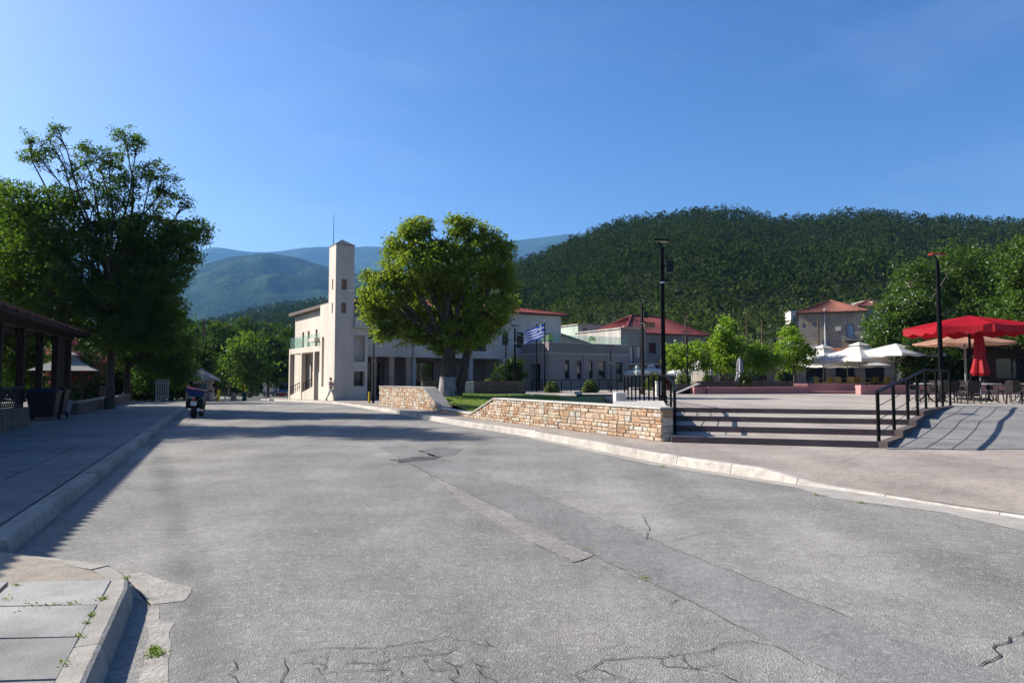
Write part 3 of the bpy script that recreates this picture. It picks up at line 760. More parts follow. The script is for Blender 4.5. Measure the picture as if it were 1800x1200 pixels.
# forested hill to the right
RIDGE = [(300, 640), (560, 600), (700, 560), (800, 520), (870, 478), (930, 464), (1000, 432), (1080, 398), (1150, 385), (1240, 369), (1300, 374), (1370, 388), (1440, 385), (1545, 374), (1600, 382), (1700, 389), (1800, 392), (2200, 380), (2800, 430)]
HD0, HD1 = 85.0, 430.0
def hill_z(x, y):
    px = 900 + 1200 * x / y; e = (666 - interp(RIDGE, px)) / 1200.0
    top = e * HD1
    r = (y - HD0) / (HD1 - HD0)
    if r < 0: return -1.2
    if r <= 1: z = top * (0.25 * r + 0.75 * r ** 1.25)
    else: z = top * max(0.2, 1 - 0.9 * (r - 1))
    bumpy = fbm(x, y, 0.012, 4) * 7 * min(1, r * 2.0) * min(1, max(0, top / 40))
    return z + bumpy * (0.4 if 0.85 < r < 1.15 else 1) - 1.2
terrain('forest_hill', m_hill, [(p - 900) / 1200 for p in np.linspace(520, 2700, 90)], list(np.linspace(85, 520, 50)), hill_z)
# mountains beyond the valley, left
MID = [(-700, 520), (0, 500), (300, 492), (350, 462), (400, 447), (470, 441), (520, 449), (575, 466), (640, 480), (720, 500), (900, 520), (1200, 540)]
FAR = [(-1200, 470), (0, 440), (200, 446), (320, 440), (375, 430), (430, 438), (480, 437), (540, 430), (660, 429), (760, 432), (860, 424), (940, 412), (1010, 403), (1100, 410), (1400, 420), (1900, 400)]
def mtn(tab, d0, d1, amp, sc):
    def f(x, y):
        px = 900 + 1200 * x / y; e = (666 - interp(tab, px)) / 1200.0; r = (y - d0) / (d1 - d0)
        z = e * d1 * (max(0, r) ** 0.9 if r <= 1 else max(0.3, 1 - 0.6 * (r - 1)))
        rid = abs(fbm(x + 300, y, sc, 6)) * -1 + 0.2
        return z + rid * amp * min(1, max(0, r * 1.5)) * (1 if r < 0.85 else max(0.08, (1 - r) * 6.5) if r < 1 else 0.08) - 3
    return f
terrain('middle_mountain', m_wood, [(p - 900) / 1200 for p in np.linspace(-500, 1150, 130)], list(np.linspace(1300, 3500, 60)), mtn(MID, 1400, 3000, 150, 0.002))
terrain('far_mountain', m_wood, [(p - 900) / 1200 for p in np.linspace(-1000, 1900, 130)], list(np.linspace(3300, 6400, 44)), mtn(FAR, 3300, 5800, 300, 0.001))
# low wooded rise with the village, behind the tower
LOW = [(-400, 600), (200, 590), (330, 572), (400, 558), (440, 546), (500, 534), (560, 528), (640, 535), (760, 560), (950, 590)]
low_z = mtn(LOW, 200, 900, 9, 0.006)
terrain('wooded_rise', m_hill, [(p - 900) / 1200 for p in np.linspace(-300, 940, 50)], list(np.linspace(190, 1100, 36)), low_z)

def haze_box():
    mb = MB(); mb.box(-9500, 9500, -500, 6600, -8, 1380); o = mb.build('haze', [])
    m = bpy.data.materials.new('haze_air'); m.use_nodes = True; N = m.node_tree.nodes; L = m.node_tree.links
    N.remove(N['Principled BSDF']); v = N.new('ShaderNodeVolumePrincipled')
    v.inputs['Color'].default_value = (0.2, 0.5, 1.0, 1); v.inputs['Density'].default_value = HAZE; v.inputs['Anisotropy'].default_value = 0.2
    L.new(v.outputs[0], N['Material Output'].inputs['Volume']); o.data.materials.clear(); o.data.materials.append(m)
    return stuff(tag(o, 'thin blue haze over the distant mountains', 'haze'))
HAZE = 0.000085
haze_box()

# ------------------------------------------------------------------ foliage
m_pine = leafmat('pine_leaf', (0.010, 0.020, 0.006), (0.042, 0.062, 0.016), 0.2, 0.0, None, 0.16, 0.75)
m_scrub = leafmat('scrub_leaf', (0.016, 0.03, 0.009), (0.075, 0.098, 0.03), 0.25, 0.0, None, 0.2, 0.7)
m_olive = leafmat('olive_leaf', (0.06, 0.075, 0.04), (0.12, 0.14, 0.085), 0.25, 0.0, (1.1, 1.2, 0.7))
m_lime = leafmat('lime_leaf', (0.055, 0.10, 0.013), (0.25, 0.29, 0.045), 0.45, 0.02)
m_ash = leafmat('ash_leaf', (0.028, 0.06, 0.011), (0.105, 0.16, 0.03), 0.45, 0.02)
m_walnut = leafmat('walnut_leaf', (0.03, 0.062, 0.012), (0.075, 0.125, 0.024), 0.42, 0.025)
m_bright = leafmat('bright_leaf', (0.075, 0.14, 0.014), (0.20, 0.28, 0.035), 0.5, 0.02)
m_dark = leafmat('valley_leaf', (0.016, 0.034, 0.009), (0.05, 0.082, 0.018), 0.35, 0.015)
m_box_l = leafmat('shrub_leaf', (0.05, 0.075, 0.012), (0.12, 0.155, 0.03), 0.3, 0.05)
m_olea = leafmat('oleander_leaf', (0.03, 0.055, 0.016), (0.06, 0.09, 0.03), 0.3, 0.06)
m_flow = leafmat('pink_flower', (0.55, 0.10, 0.16), (0.75, 0.22, 0.30), 0.35, 0.02, (1.1, 0.9, 0.9))
m_flow_w = leafmat('white_flower', (0.55, 0.55, 0.45), (0.75, 0.75, 0.66), 0.3, 0.02, (1, 1, 0.9))

def forest(name, mat, pts, hts, wid, ncard, csize, label, cat, seed, cone=0.0, trunk=True):
    """many small trees in one mesh: cards spread through each crown"""
    r = np.random.default_rng(seed); n = len(pts)
    u = r.normal(size=(n, ncard, 3)); u /= np.linalg.norm(u, axis=2, keepdims=True); u *= r.uniform(0.35, 1.0, (n, ncard, 1)) ** 0.5
    h = hts[:, None]; w = wid[:, None]
    z = u[:, :, 2]; wf = np.where(z > 0, 1 - cone * z, 1.0)
    lob = 1 + 0.28 * np.sin(3 * np.arctan2(u[:, :, 1], u[:, :, 0]) + r.uniform(0, 6, (n, 1)) + 4 * z)
    x = pts[:, None, 0] + u[:, :, 0] * w * wf * lob; y = pts[:, None, 1] + u[:, :, 1] * w * wf * lob; zz = pts[:, None, 2] + h * 0.62 + z * h * 0.42
    c = np.stack([x, y, zz], axis=2).reshape(-1, 3)
    sz = (csize * r.uniform(0.6, 1.4, (n, ncard)) * (w / wid.mean())).reshape(-1)
    v, f = leaf_quads(c, sz, r, 0.25, 0.75)
    mi = np.zeros(len(f), int); mats = [mat]
    if trunk:
        t = 0.022 * hts; a = np.stack([pts + np.stack([t, 0 * t, -0.5 + 0 * t], 1), pts + np.stack([-t, 0 * t, -0.5 + 0 * t], 1),
                                       pts + np.stack([-t * .6, 0 * t, hts * .6], 1), pts + np.stack([t * .6, 0 * t, hts * .6], 1)], 1).reshape(-1, 3)
        b = np.stack([pts + np.stack([0 * t, t, -0.5 + 0 * t], 1), pts + np.stack([0 * t, -t, -0.5 + 0 * t], 1),
                      pts + np.stack([0 * t, -t * .6, hts * .6], 1), pts + np.stack([0 * t, t * .6, hts * .6], 1)], 1).reshape(-1, 3)
        k = len(v); v = np.concatenate([v, a, b]); f = np.concatenate([f, k + np.arange(8 * n).reshape(-1, 4)]); mi = np.concatenate([mi, np.ones(2 * n, int)]); mats.append(m_bark)
    o = link(name, np_mesh(name, v, f, mats, mi)); return stuff(tag(o, label, cat))

def scatter(zf, pxr, dr, spacing, r, keep=lambda px, d: 1.0):
    out = []
    d = dr[0]
    while d < dr[1]:
        wx = (pxr[1] - pxr[0]) / 1200 * d; k = int(wx / spacing)
        for i in range(k):
            px = pxr[0] + (pxr[1] - pxr[0]) * (i + r.random()) / k; dd = d + r.uniform(-.5, .5) * spacing
            if r.random() < keep(px, dd): x = (px - 900) / 1200 * dd; out.append((x, dd, zf(x, dd)))
        d += spacing
    return np.array(out)
r1 = np.random.default_rng(21)
def hr(d): return (d - HD0) / (HD1 - HD0)
pn = scatter(hill_z, (880, 1950), (140, 452), 4.1, r1, lambda px, d: (min(1.0, 0.85 + 0.9 * (mnoise.noise(Vector((px * 0.012, d * 0.02, 2.0))) + 0.3)) if hr(d) > 0.36 else max(0, (hr(d) - 0.2) * 5)) if d < 430 else 0.6)
ph = 5.0 + 5.0 * r1.random(len(pn)) ** 1.5
forest('pine_forest', m_pine, pn, ph, ph * r1.uniform(0.28, 0.46, len(pn)), 60, 0.82, 'dark pine forest covering the hill on the right', 'forest', 5, 0.35)
sc_ = scatter(hill_z, (800, 2000), (95, 250), 3.9, r1, lambda px, d: (0.62 if hr(d) < 0.3 else 0.3) * (1.0 if mnoise.noise(Vector((px * 0.01, d * 0.03, 5.0))) > -0.22 else 0.15))
h_ = r1.uniform(2.6, 5.5, len(sc_))
forest('hillside_scrub', m_scrub, sc_, h_, h_ * r1.uniform(0.45, 0.7, len(sc_)), 44, 0.75, 'green scrub and small trees on the lower slope of the hill', 'scrub', 6)
ol = scatter(hill_z, (900, 2000), (110, 190), 7.0, r1, lambda px, d: 0.45)
h_ = r1.uniform(2.6, 4.2, len(ol))
forest('olive_grove', m_olive, ol, h_, h_ * 0.62, 50, 0.6, 'grey green olive trees on terraces of the lower slope', 'olive trees', 7)
lw = scatter(low_z, (150, 930), (210, 960), 10.0, r1, lambda px, d: 0.9)
h_ = r1.uniform(6, 11, len(lw))
forest('valley_wood', m_pine, lw, h_, h_ * r1.uniform(0.28, 0.42, len(lw)), 40, 1.5, 'dark wood on the rise behind the tower', 'forest', 8, 0.3)

def limb_tube(mb, a, b, r0, r1_, r, seg=5, sag=0.12, n=6):
    a = Vector(a); b = Vector(b); L_ = (b - a).length; P = []; off = Vector((r.gauss(0, 1), r.gauss(0, 1), abs(r.gauss(0, 1)) * 0.6)) * L_ * sag
    for k in range(seg + 1):
        t = k / seg; P.append(a.lerp(b, t) + off * math.sin(math.pi * t) * 0.7 + Vector((r.gauss(0, 1), r.gauss(0, 1), 0)) * L_ * 0.012 * (0 < k < seg))
    mb.tube(P, [r0 + (r1_ - r0) * k / seg for k in range(seg + 1)], n, caps=False); return P
def tree(name, loc, label, blobs, trunk_h, trunk_r, mat, leaf=0.13, cl_r=0.5, dens=1.0, per=26, lean=(0, 0), seed=1, group=None, bark=None, cat='tree', up=0.35, trunk2=None, white=0, flower=None, asp=0.55, twigs=True, ntw=9, core=0.45):
    """blobs: (x, y, z, rx, ry, rz[, density]) local; clusters of leaves fill their shells"""
    r = random.Random(seed); nr = np.random.default_rng(seed)
    root = thing(name, loc, label, cat, group=group)
    mb = MB(); bark = bark or m_bark
    top = Vector((lean[0], lean[1], trunk_h))
    ks = 7; prof = []
    for k in range(ks + 1):
        t = k / ks; prof.append(Vector((lean[0] * t * t + r.gauss(0, .02), lean[1] * t * t, trunk_h * t - 0.15 * (k == 0))))
    rad = [trunk_r * (1.35 if k == 0 else 1.1 if k == 1 else 1.0 - 0.3 * k / ks) for k in range(ks + 1)]
    mb.tube(prof, rad, 12, caps=False)
    C_ = []; S_ = []
    tw = MB()
    for b in blobs:
        d_ = b[6] if len(b) > 6 else 1.0
        c = Vector(b[:3]); rx, ry, rz = b[3:6]
        start = top if c.z > trunk_h * 0.8 else prof[-2]
        LP = limb_tube(mb, start - Vector((0, 0, 0.1)), c, trunk_r * 0.42, trunk_r * 0.10, r, 6, 0.08, 7)
        area = 4 * math.pi * ((rx * ry + ry * rz + rx * rz) / 3)
        k = max(4, int(area * 1.5 * dens * d_ / (cl_r * cl_r * 3.1)))
        u = unit(nr.normal(size=(k, 3))); rad_ = nr.uniform(core, 1.0, (k, 1)) ** 0.6
        # uneven outline
        lob = np.array([1 + 0.42 * mnoise.noise(Vector((*(uu * 2.1),)) + Vector((seed * 1.3, b[0], b[2]))) for uu in u])[:, None]
        P = np.array(b[:3]) + u * rad_ * lob * np.array([rx, ry, rz])
        C_.append(P)
        if twigs:
            for q in P[:ntw]:
                limb_tube(tw, LP[-1].lerp(LP[-2], r.random()), Vector(q), trunk_r * 0.10, 0.012, r, 4, 0.1, 5)
    mb.build('trunk', bark, root, smooth=True)
    if twigs and tw.f: stuff(tw.build('limbs', bark, root, smooth=True))
    P = np.concatenate(C_)
    n = len(P); cl = P[:, None, :] + nr.normal(size=(n, per, 3)) * np.array([cl_r, cl_r, cl_r * 0.62]) * 0.55
    cl = cl.reshape(-1, 3); v, f = leaf_quads(cl, leaf, nr, up, asp)
    mats = [mat]; mi = np.zeros(len(f), int)
    if flower:
        sel = nr.random(n) < flower[1]; Q = P[sel]; q = (Q[:, None, :] + nr.normal(size=(len(Q), flower[2], 3)) * flower[3]).reshape(-1, 3)
        v2, f2 = leaf_quads(q, flower[4], nr, 0.5, 0.9); f = np.concatenate([f, f2 + len(v)]); v = np.concatenate([v, v2])
        mi = np.concatenate([mi, np.ones(len(f2), int)]); mats.append(flower[0])
    link('crown', np_mesh('crown', v, f, mats, mi), root)
    return root
def px_blobs(bx, bz, Y, items, base_z, depth=1.0):
    """items (px, py, rpx[, dens[, dy]]) -> local blobs for a tree standing at depth Y, base px bx"""
    out = []; k = Y / 1200.0; r = random.Random(int(bx))
    for it in items:
        px, py, rp = it[:3]; dn = it[3] if len(it) > 3 else 1.0; dy = it[4] if len(it) > 4 else r.uniform(-0.4, 0.4) * rp * k * 1.6
        out.append(((px - bx) * k, dy, (666 - py) * k + CAM_Z - base_z, rp * k, rp * k * depth, rp * k * 0.85, dn))
    return out
# great lime tree in front of the town hall
mw = M('bark_limewashed', (0.17, 0.15, 0.13), (0.08, 0.068, 0.058), scale=6, bump=0.9, bscale=14, stretch=(1, 1, 0.3))
Yt = 36.0; bx = 787
lime = tree('lime_tree', ((bx - 900) / 1200 * Yt, Yt, 0.55), 'large round leafy tree with thick trunk in front of the long building',
     px_blobs(bx, 0, Yt, [(728, 403, 24), (745, 398, 14), (708, 432, 28), (690, 440, 16), (803, 398, 22), (775, 436, 18), (834, 406, 27), (862, 425, 24), (888, 440, 20), (775, 462, 56), (725, 480, 46), (690, 508, 38), (648, 488, 14), (645, 515, 18), (652, 545, 24), (690, 560, 36), (725, 582, 30), (675, 585, 18), (770, 540, 66), (828, 480, 52), (870, 475, 32), (893, 500, 18), (885, 530, 22), (855, 550, 36), (805, 585, 38), (765, 596, 24), (845, 588, 24), (872, 570, 18), (780, 612, 16), (820, 606, 16)], 0.55, 0.9),
     3.0, 0.44, m_lime, 0.17, 0.34, 1.8, 32, (0.1, 0), 3, core=0.5)
MB().tube([(0, 0, -0.15), (0, 0, 0.43), (0.0, 0, 0.86), (0.01, 0, 1.2)], [0.61, 0.50, 0.44, 0.415], 14, caps=False).build('limewash_band', M('limewash', (0.34, 0.34, 0.33), (0.16, 0.15, 0.14), scale=7, bump=0.9, bscale=14, stretch=(1, 1, 0.3)), lime, smooth=True)
mbk = MB(); limb_tube(mbk, (0.42, 0.4, -0.1), (1.05, 0.3, 3.6), 0.28, 0.17, random.Random(2), 6, 0.03, 10); mbk.build('second_trunk', m_bark, lime, smooth=True)
# big trees on the left
def left_tree(bx, Y, items, label, seed, th, tr, mat=m_ash, leaf=0.24, dens=1.35, per=22, clr=0.5, bz=0.2, lean=(0, 0)):
    return tree('street_tree', ((bx - 900) / 1200 * Y, Y, bz), label, px_blobs(bx, 0, Y, items, bz, 1.0), th, tr, mat, leaf, clr, dens, per, lean, seed, asp=0.42, up=0.2, core=0.3)
left_tree(195, 34.5, [(50, 268, 26, .7), (92, 224, 14, .8), (38, 240, 14, .7), (78, 250, 20, .6), (125, 262, 26, .6), (110, 298, 24, .5), (205, 235, 24, .8), (228, 245, 16, .7), (180, 272, 30, .6), (165, 305, 30, .5), (250, 290, 24, .7), (232, 310, 28, .6), (285, 318, 22, .7), (268, 345, 26, .7), (318, 350, 15, .7), (210, 345, 36, .7), (150, 340, 36, .6), (110, 345, 30, .6),
                  (345, 408, 30, .8), (310, 405, 38, 1.2), (255, 405, 52, 1.7), (180, 410, 56, 1.8), (290, 450, 46, 1.8), (225, 470, 58, 2.0), (300, 500, 34, 1.8), (250, 530, 52, 2.2), (280, 560, 38, 2.2), (200, 555, 46, 2.2), (235, 590, 38, 2.2), (165, 520, 44, 2.2), (290, 600, 30, 2.0)],
          'tallest airy tree with open spreading top branches beyond the pavilion', 31, 5.5, 0.2, per=24, clr=0.28, leaf=0.16, dens=1.0)
left_tree(108, 34.5, [(35, 360, 45), (85, 355, 40), (30, 410, 60), (110, 400, 60), (60, 460, 70), (150, 465, 60), (120, 530, 60), (40, 520, 55), (190, 530, 50), (170, 590, 40)],
          'dense dark tree rising directly behind the pavilion roof', 32, 4.5, 0.3, per=34, dens=1.1, clr=0.42, leaf=0.2)
left_tree(-40, 38, [(-40, 380, 80), (10, 450, 60), (-60, 480, 90), (0, 530, 60), (-120, 420, 90)],
          'dense tree at the left picture edge above the pavilion roof', 33, 4.5, 0.3, per=42)
left_tree(225, 50, [(215, 560, 50), (270, 590, 45), (310, 560, 22), (230, 620, 40), (290, 630, 42), (320, 610, 26), (180, 610, 40), (310, 655, 28)],
          'leafy tree hanging low behind the oleander', 34, 3.0, 0.24, per=42, leaf=0.26)
left_tree(40, 48, [(20, 570, 60), (80, 590, 55), (130, 600, 45), (-30, 600, 60), (40, 640, 50)], 'leafy tree seen between the pavilion posts', 35, 2.6, 0.24, per=42, leaf=0.28)
left_tree(-250, 28, [(-250, 40, 70), (-270, 110, 90), (-190, 180, 90), (-310, 230, 100), (-230, 320, 110), (-330, 380, 110), (-160, 380, 80)], 'tall street tree just beyond the left picture edge shading the road', 36, 5.0, 0.32, per=34)
# valley trees at the road end
VT = [(372, 88, [(375, 590, 30), (360, 615, 28), (395, 620, 28), (378, 645, 30)], 'round dark tree behind the kiosk'),
      (405, 96, [(402, 590, 26), (425, 612, 30), (395, 640, 30)], 'dark leafy tree between kiosk and road end'),
      (440, 84, [(440, 610, 28), (425, 640, 30), (455, 640, 30), (442, 662, 26)], 'bright leafy tree at the road end'),
      (472, 92, [(470, 610, 28), (488, 640, 28), (462, 640, 28), (478, 660, 24)], 'leafy tree above the white van'),
      (500, 104, [(500, 600, 30), (512, 630, 30), (490, 640, 26), (505, 660, 24)], 'tree close beside the arcade corner'),
      (340, 76, [(335, 600, 26), (325, 630, 30), (352, 640, 24), (335, 655, 24)], 'tree behind the parked motorcycle'),
      (430, 130, [(430, 585, 30), (400, 590, 26), (460, 590, 28), (485, 585, 22)], 'tall tree furthest back at the road end'),
      (300, 70, [(295, 600, 40), (280, 640, 36), (312, 645, 30)], 'dark tree behind the white gate')]
for i, (bx, Y, it, lb) in enumerate(VT):
    z = gz(Y)
    tree('valley_tree', ((bx - 900) / 1200 * Y, Y, z), lb, px_blobs(bx, 0, Y, it, z), 2.4, 0.2, m_dark if i != 2 else m_ash, 0.42, 0.9, 1.2, 26, seed=60 + i, group='trees at the far end of the road', twigs=False, core=0.4)
for i, px in enumerate((-60, 5, 70, 130, 185, 240, 290, 330)):
    Y = 58 + (i % 3) * 4; z = gz(Y)
    tree('hedge_bush', ((px - 900) / 1200 * Y, Y, z), ['bushy hedge beyond the left picture edge', 'hedge bush seen below the pavilion roof at far left', 'hedge bush behind the gazebo', 'hedge bush behind the last pavilion posts', 'hedge bush left of the oleander', 'hedge bush behind the oleander', 'hedge bush right behind the white gate', 'hedge bush behind the kiosk'][i],
         px_blobs(px, 0, Y, [(px - 20, 650, 28), (px + 18, 655, 28), (px, 625, 30), (px - 28, 680, 26), (px + 5, 682, 28), (px + 30, 684, 24)], z), 0.8, 0.1, m_dark, 0.34, 0.6, 1.3, 24, seed=140 + i, group='hedge behind the pavilion', twigs=False, cat='shrub')
for i, (px, Y) in enumerate(((395, 108), (425, 112), (452, 116), (520, 112), (540, 118))):
    z = gz(Y)
    tree('hedge_bush', ((px - 900) / 1200 * Y, Y, z), ['low bush behind the yellow post', 'low bush behind the sign post', 'low bush left of the white van', 'low bush behind the arcade columns', 'low bush hidden beside the arcade'][i],
         px_blobs(px, 0, Y, [(px - 12, 670, 16), (px + 12, 668, 18), (px, 650, 18), (px, 684, 16)], z), 0.8, 0.1, m_dark, 0.5, 0.8, 1.3, 22, seed=160 + i, group='bushes at the road end', twigs=False, cat='shrub')
tree('entrance_shrub', (D(897, 690, 52).x, 52, 0.3), 'dark tall shrub beside the annex entrance', px_blobs(897, 0, 52, [(890, 650, 16), (905, 640, 14), (880, 665, 16), (912, 660, 12), (898, 675, 18)], 0.3), 0.8, 0.08, m_dark, 0.2, 0.35, 1.2, 24, seed=170, cat='shrub')
for i, (px, Y) in enumerate(((1610, 46), (1650, 47), (1690, 46.5), (1735, 47), (1790, 46))):
    tree('shade_bush', ((px - 900) / 1200 * Y, Y, PLZ), ['dark bush right of the flat white parasol', 'dark bush behind the right hand lamp', 'dark bush behind the red parasol pole', 'dark bush behind the closed red parasol', 'dark bush at the right picture edge'][i],
         px_blobs(px, 0, Y, [(px - 14, 640, 24), (px + 14, 632, 26), (px, 605, 26), (px, 660, 22), (px + 22, 660, 20)], PLZ), 0.9, 0.1, m_dark, 0.24, 0.45, 1.3, 24, seed=180 + i, group='dark bushes behind the cafe chairs', twigs=False, cat='shrub')
# plaza trees
PT = [(1207, 46, [(1195, 622, 24), (1222, 620, 26), (1205, 640, 22), (1180, 635, 14), (1240, 640, 14)], 'small bright green tree beside the slim plaza lamp'),
      (1277, 48, [(1275, 580, 20), (1268, 605, 26), (1290, 612, 26), (1275, 635, 28), (1255, 640, 20), (1295, 640, 20), (1278, 562, 10)], 'tallest bright green plaza tree with pointed crown'),
      (1342, 48, [(1340, 620, 24), (1355, 635, 18), (1325, 632, 18), (1342, 640, 20)], 'small round plaza tree right of the pointed one'),
      (1395, 49, [(1395, 610, 28), (1378, 630, 20), (1415, 622, 22), (1392, 585, 16), (1400, 640, 18)], 'bushy bright plaza tree beside the white parasols')]
for i, (bx, Y, it, lb) in enumerate(PT):
    tree('plaza_tree', ((bx - 900) / 1200 * Y, Y, PLZ), lb, px_blobs(bx, 0, Y, it, PLZ), 1.7, 0.08, m_bright, 0.2, 0.35, 1.3, 22, seed=80 + i, group='young trees on the plaza', core=0.3)
tree('walnut_tree', (34.0, 62, PLZ), 'big dark leafy tree behind the parasols on the right', px_blobs(1558, 0, 62, [(1620, 490, 40), (1670, 465, 42), (1720, 470, 44), (1650, 510, 50), (1710, 520, 55), (1750, 560, 50), (1690, 560, 50), (1760, 500, 40)], PLZ), 3.5, 0.35, m_walnut, 0.3, 0.7, 1.2, 28, seed=91)
tree('walnut_tree', (34.0, 43, PLZ), 'leafy tree reaching in at the right picture edge', px_blobs(1849, 0, 43, [(1800, 460, 50), (1850, 470, 80), (1790, 510, 44), (1830, 540, 70), (1795, 575, 36), (1900, 520, 90)], PLZ), 3.0, 0.35, m_walnut, 0.24, 0.55, 1.2, 28, seed=92)
tree('flowering_tree', (28.6, 50, PLZ), 'broad tree dotted with white blossom behind the parasols', px_blobs(1586, 0, 50, [(1560, 560, 34), (1590, 545, 34), (1620, 550, 30), (1545, 585, 30), (1580, 590, 40), (1620, 590, 34), (1600, 615, 30), (1645, 575, 26)], PLZ), 1.6, 0.2, m_walnut, 0.24, 0.45, 1.3, 26, seed=93, flower=(m_flow_w, 0.5, 3, 0.28, 0.13))
tree('oleander', (G(225, 706).x * 0.98, 43.5, 0.15), 'oleander bush with pink blossom behind the low planter wall', px_blobs(222, 0, 43.5, [(175, 620, 24), (200, 615, 22), (240, 622, 26), (262, 640, 20), (215, 645, 26), (170, 650, 22), (185, 665, 22), (245, 655, 18)], 0.15), 0.9, 0.08, m_olea, 0.2, 0.4, 1.1, 26, seed=94, cat='shrub', flower=(m_flow, 0.36, 18, 0.13, 0.16), asp=0.3)

def ball_shrub(px, py, rpx, Y, label, seed, squash=0.9, mat=None, z=None):
    c = D(px, py, Y); rr_ = rpx * Y / 1200; nr = np.random.default_rng(seed); n = int(1000 * (rr_ / 0.5) ** 2) + 1600
    u = unit(nr.normal(size=(n, 3))); u[:, 2] = np.abs(u[:, 2]) * 1.0 - 0.3 * (nr.random(n) < 0.45)
    rad = nr.uniform(0.55, 1.0, (n, 1)) ** 0.4 * (1 + 0.12 * np.sin(5 * np.arctan2(u[:, 1:2], u[:, 0:1]) + 3 * u[:, 2:3]))
    zb = z if z is not None else c.z - rr_ * 0.9
    P = u * rad * np.array([rr_, rr_, rr_ * 1.7 * squash]); v, f = leaf_quads(P, 0.11, nr, 0.3, 0.6)
    root = thing('round_shrub', (c.x, c.y, zb), label, 'shrub', group='clipped round shrubs')
    link('foliage', np_mesh('foliage', v + np.array([0, 0, rr_ * 0.25]), f, mat or m_box_l), root)
    mb = MB(); limb_tube(mb, (0, 0, -0.05), (0, 0, rr_), 0.05, 0.03, random.Random(seed)); mb.build('stem', m_bark, root)
    return root
for i, (px, py, rp, Y, lb) in enumerate([(970, 681, 13, 46, 'clipped round shrub left of the two before the annex windows'), (1037, 681, 14, 46, 'clipped round shrub right of the two before the annex windows'),
        (1310, 664, 11, 44, 'conical clipped shrub on the dark planter below the plaza trees'), (1371, 660, 8, 45, 'small clipped shrub below the bushy plaza tree'), (1244, 666, 9, 44, 'low clipped shrub left of the closed grey parasols'),
        (1200, 672, 16, 45, 'wide green shrub behind the slim plaza lamp'), (858, 676, 11, 44, 'low bright shrub above the dark planter near the big trunk')]):
    ball_shrub(px, py, rp, Y, lb, 200 + i)
ball_shrub(1175, 674, 12, 47, 'reddish shrub behind the tall plaza lamp', 220, 0.8, leafmat('red_leaf', (0.10, 0.02, 0.015), (0.2, 0.05, 0.03), 0.3))
ball_shrub(1150, 668, 16, 48, 'green shrub behind the railing beside the small white parasols', 221, 0.8)

# lawn around the big tree
def lawn_z(x, y): return 0.30 + 0.045 * max(0, min(10.5, y - 26)) + 0.05 * mnoise.noise(Vector((x, y, 0)) * 0.5) + (0.10 if y < 22 else 0)
lp = [(-7.6, 39), (-3.1, 32.2), (-1.35, 26.4), (0.9, 22.1), (3.1, 18.2), (3.4, 22.4), (4.7, 36), (-1, 38.3), (-5, 42)]
lp = [Vector(p) for p in lp]; nb = len(lp); pp = list(lp)
for gx in np.arange(-7, 5, 0.6):
    for gy in np.arange(18, 42, 0.6): pp.append(Vector((gx, gy)))
v4, e4, f4, *_ = delaunay_2d_cdt(pp, [(i, (i + 1) % nb) for i in range(nb)], [], 1, 1e-4)
lawn = MB().add([(v.x, v.y, lawn_z(v.x, v.y)) for v in v4], [tuple(f) for f in f4]).build('lawn', m_lawn); struct(lawn)
def inpoly(x, y, poly):
    c = False; n = len(poly); j = n - 1
    for i in range(n):
        if (poly[i].y > y) != (poly[j].y > y) and x < (poly[j].x - poly[i].x) * (y - poly[i].y) / (poly[j].y - poly[i].y) + poly[i].x: c = not c
        j = i
    return c
nr = np.random.default_rng(4); gp_ = []
while len(gp_) < 16000:
    x, y = nr.uniform(-5, 2.5), nr.uniform(22, 39)
    if inpoly(x, y, lp): gp_.append((x, y, lawn_z(x, y)))
gp_ = np.array(gp_); hgt = nr.uniform(0.04, 0.10, len(gp_)); dx = nr.normal(size=(len(gp_), 2)) * 0.03; a = nr.uniform(0, 6.28, len(gp_)); w = 0.008
p0 = gp_ + np.stack([np.cos(a) * w, np.sin(a) * w, 0 * a], 1); p1 = gp_ - np.stack([np.cos(a) * w, np.sin(a) * w, 0 * a], 1); p2 = gp_ + np.stack([dx[:, 0], dx[:, 1], hgt], 1)
p2b = p2 + np.stack([np.cos(a) * .003, np.sin(a) * .003, 0 * a], 1)
stuff(tag(link('grass', np_mesh('grass', np.stack([p0, p1, p2, p2b], 1).reshape(-1, 3), np.arange(len(gp_) * 4).reshape(-1, 4), m_grass)), 'short sunlit grass on the bank between the stone walls', 'grass'))
# weeds in the pavement joints and gutter, near left
nr = np.random.default_rng(8); W = []
for (px, py, k, sp) in [(180, 1050, 26, .04), (160, 1080, 20, .04), (150, 1092, 14, .03), (128, 1058, 14, .05), (112, 1167, 14, .03), (30, 1025, 14, .04), (60, 1063, 20, .12), (275, 1150, 50, .05), (270, 1142, 30, .03), (222, 1012, 10, .03), (140, 1116, 12, .03), (95, 1062, 10, .06), (10, 1052, 10, .05), (1165, 820, 26, .06), (1436, 871, 14, .05), (1512, 884, 16, .05), (1137, 1017, 10, .05), (1030, 965, 8, .05), (1450, 872, 8, .05)]:
    c = G(px, py + (5 if px < 235 else 0), 0.13 if px < 235 else 0.0)
    for _ in range(k * 3): W.append((c.x + nr.normal() * sp * .5, c.y + nr.normal() * sp * .5, c.z + abs(nr.normal()) * 0.012))
v, f = leaf_quads(np.array(W), 0.02, nr, 0.5, 0.4)
stuff(tag(link('weeds', np_mesh('weeds', v, f, m_grass)), 'tiny green weeds in the joints of kerb and slabs', 'weeds'))

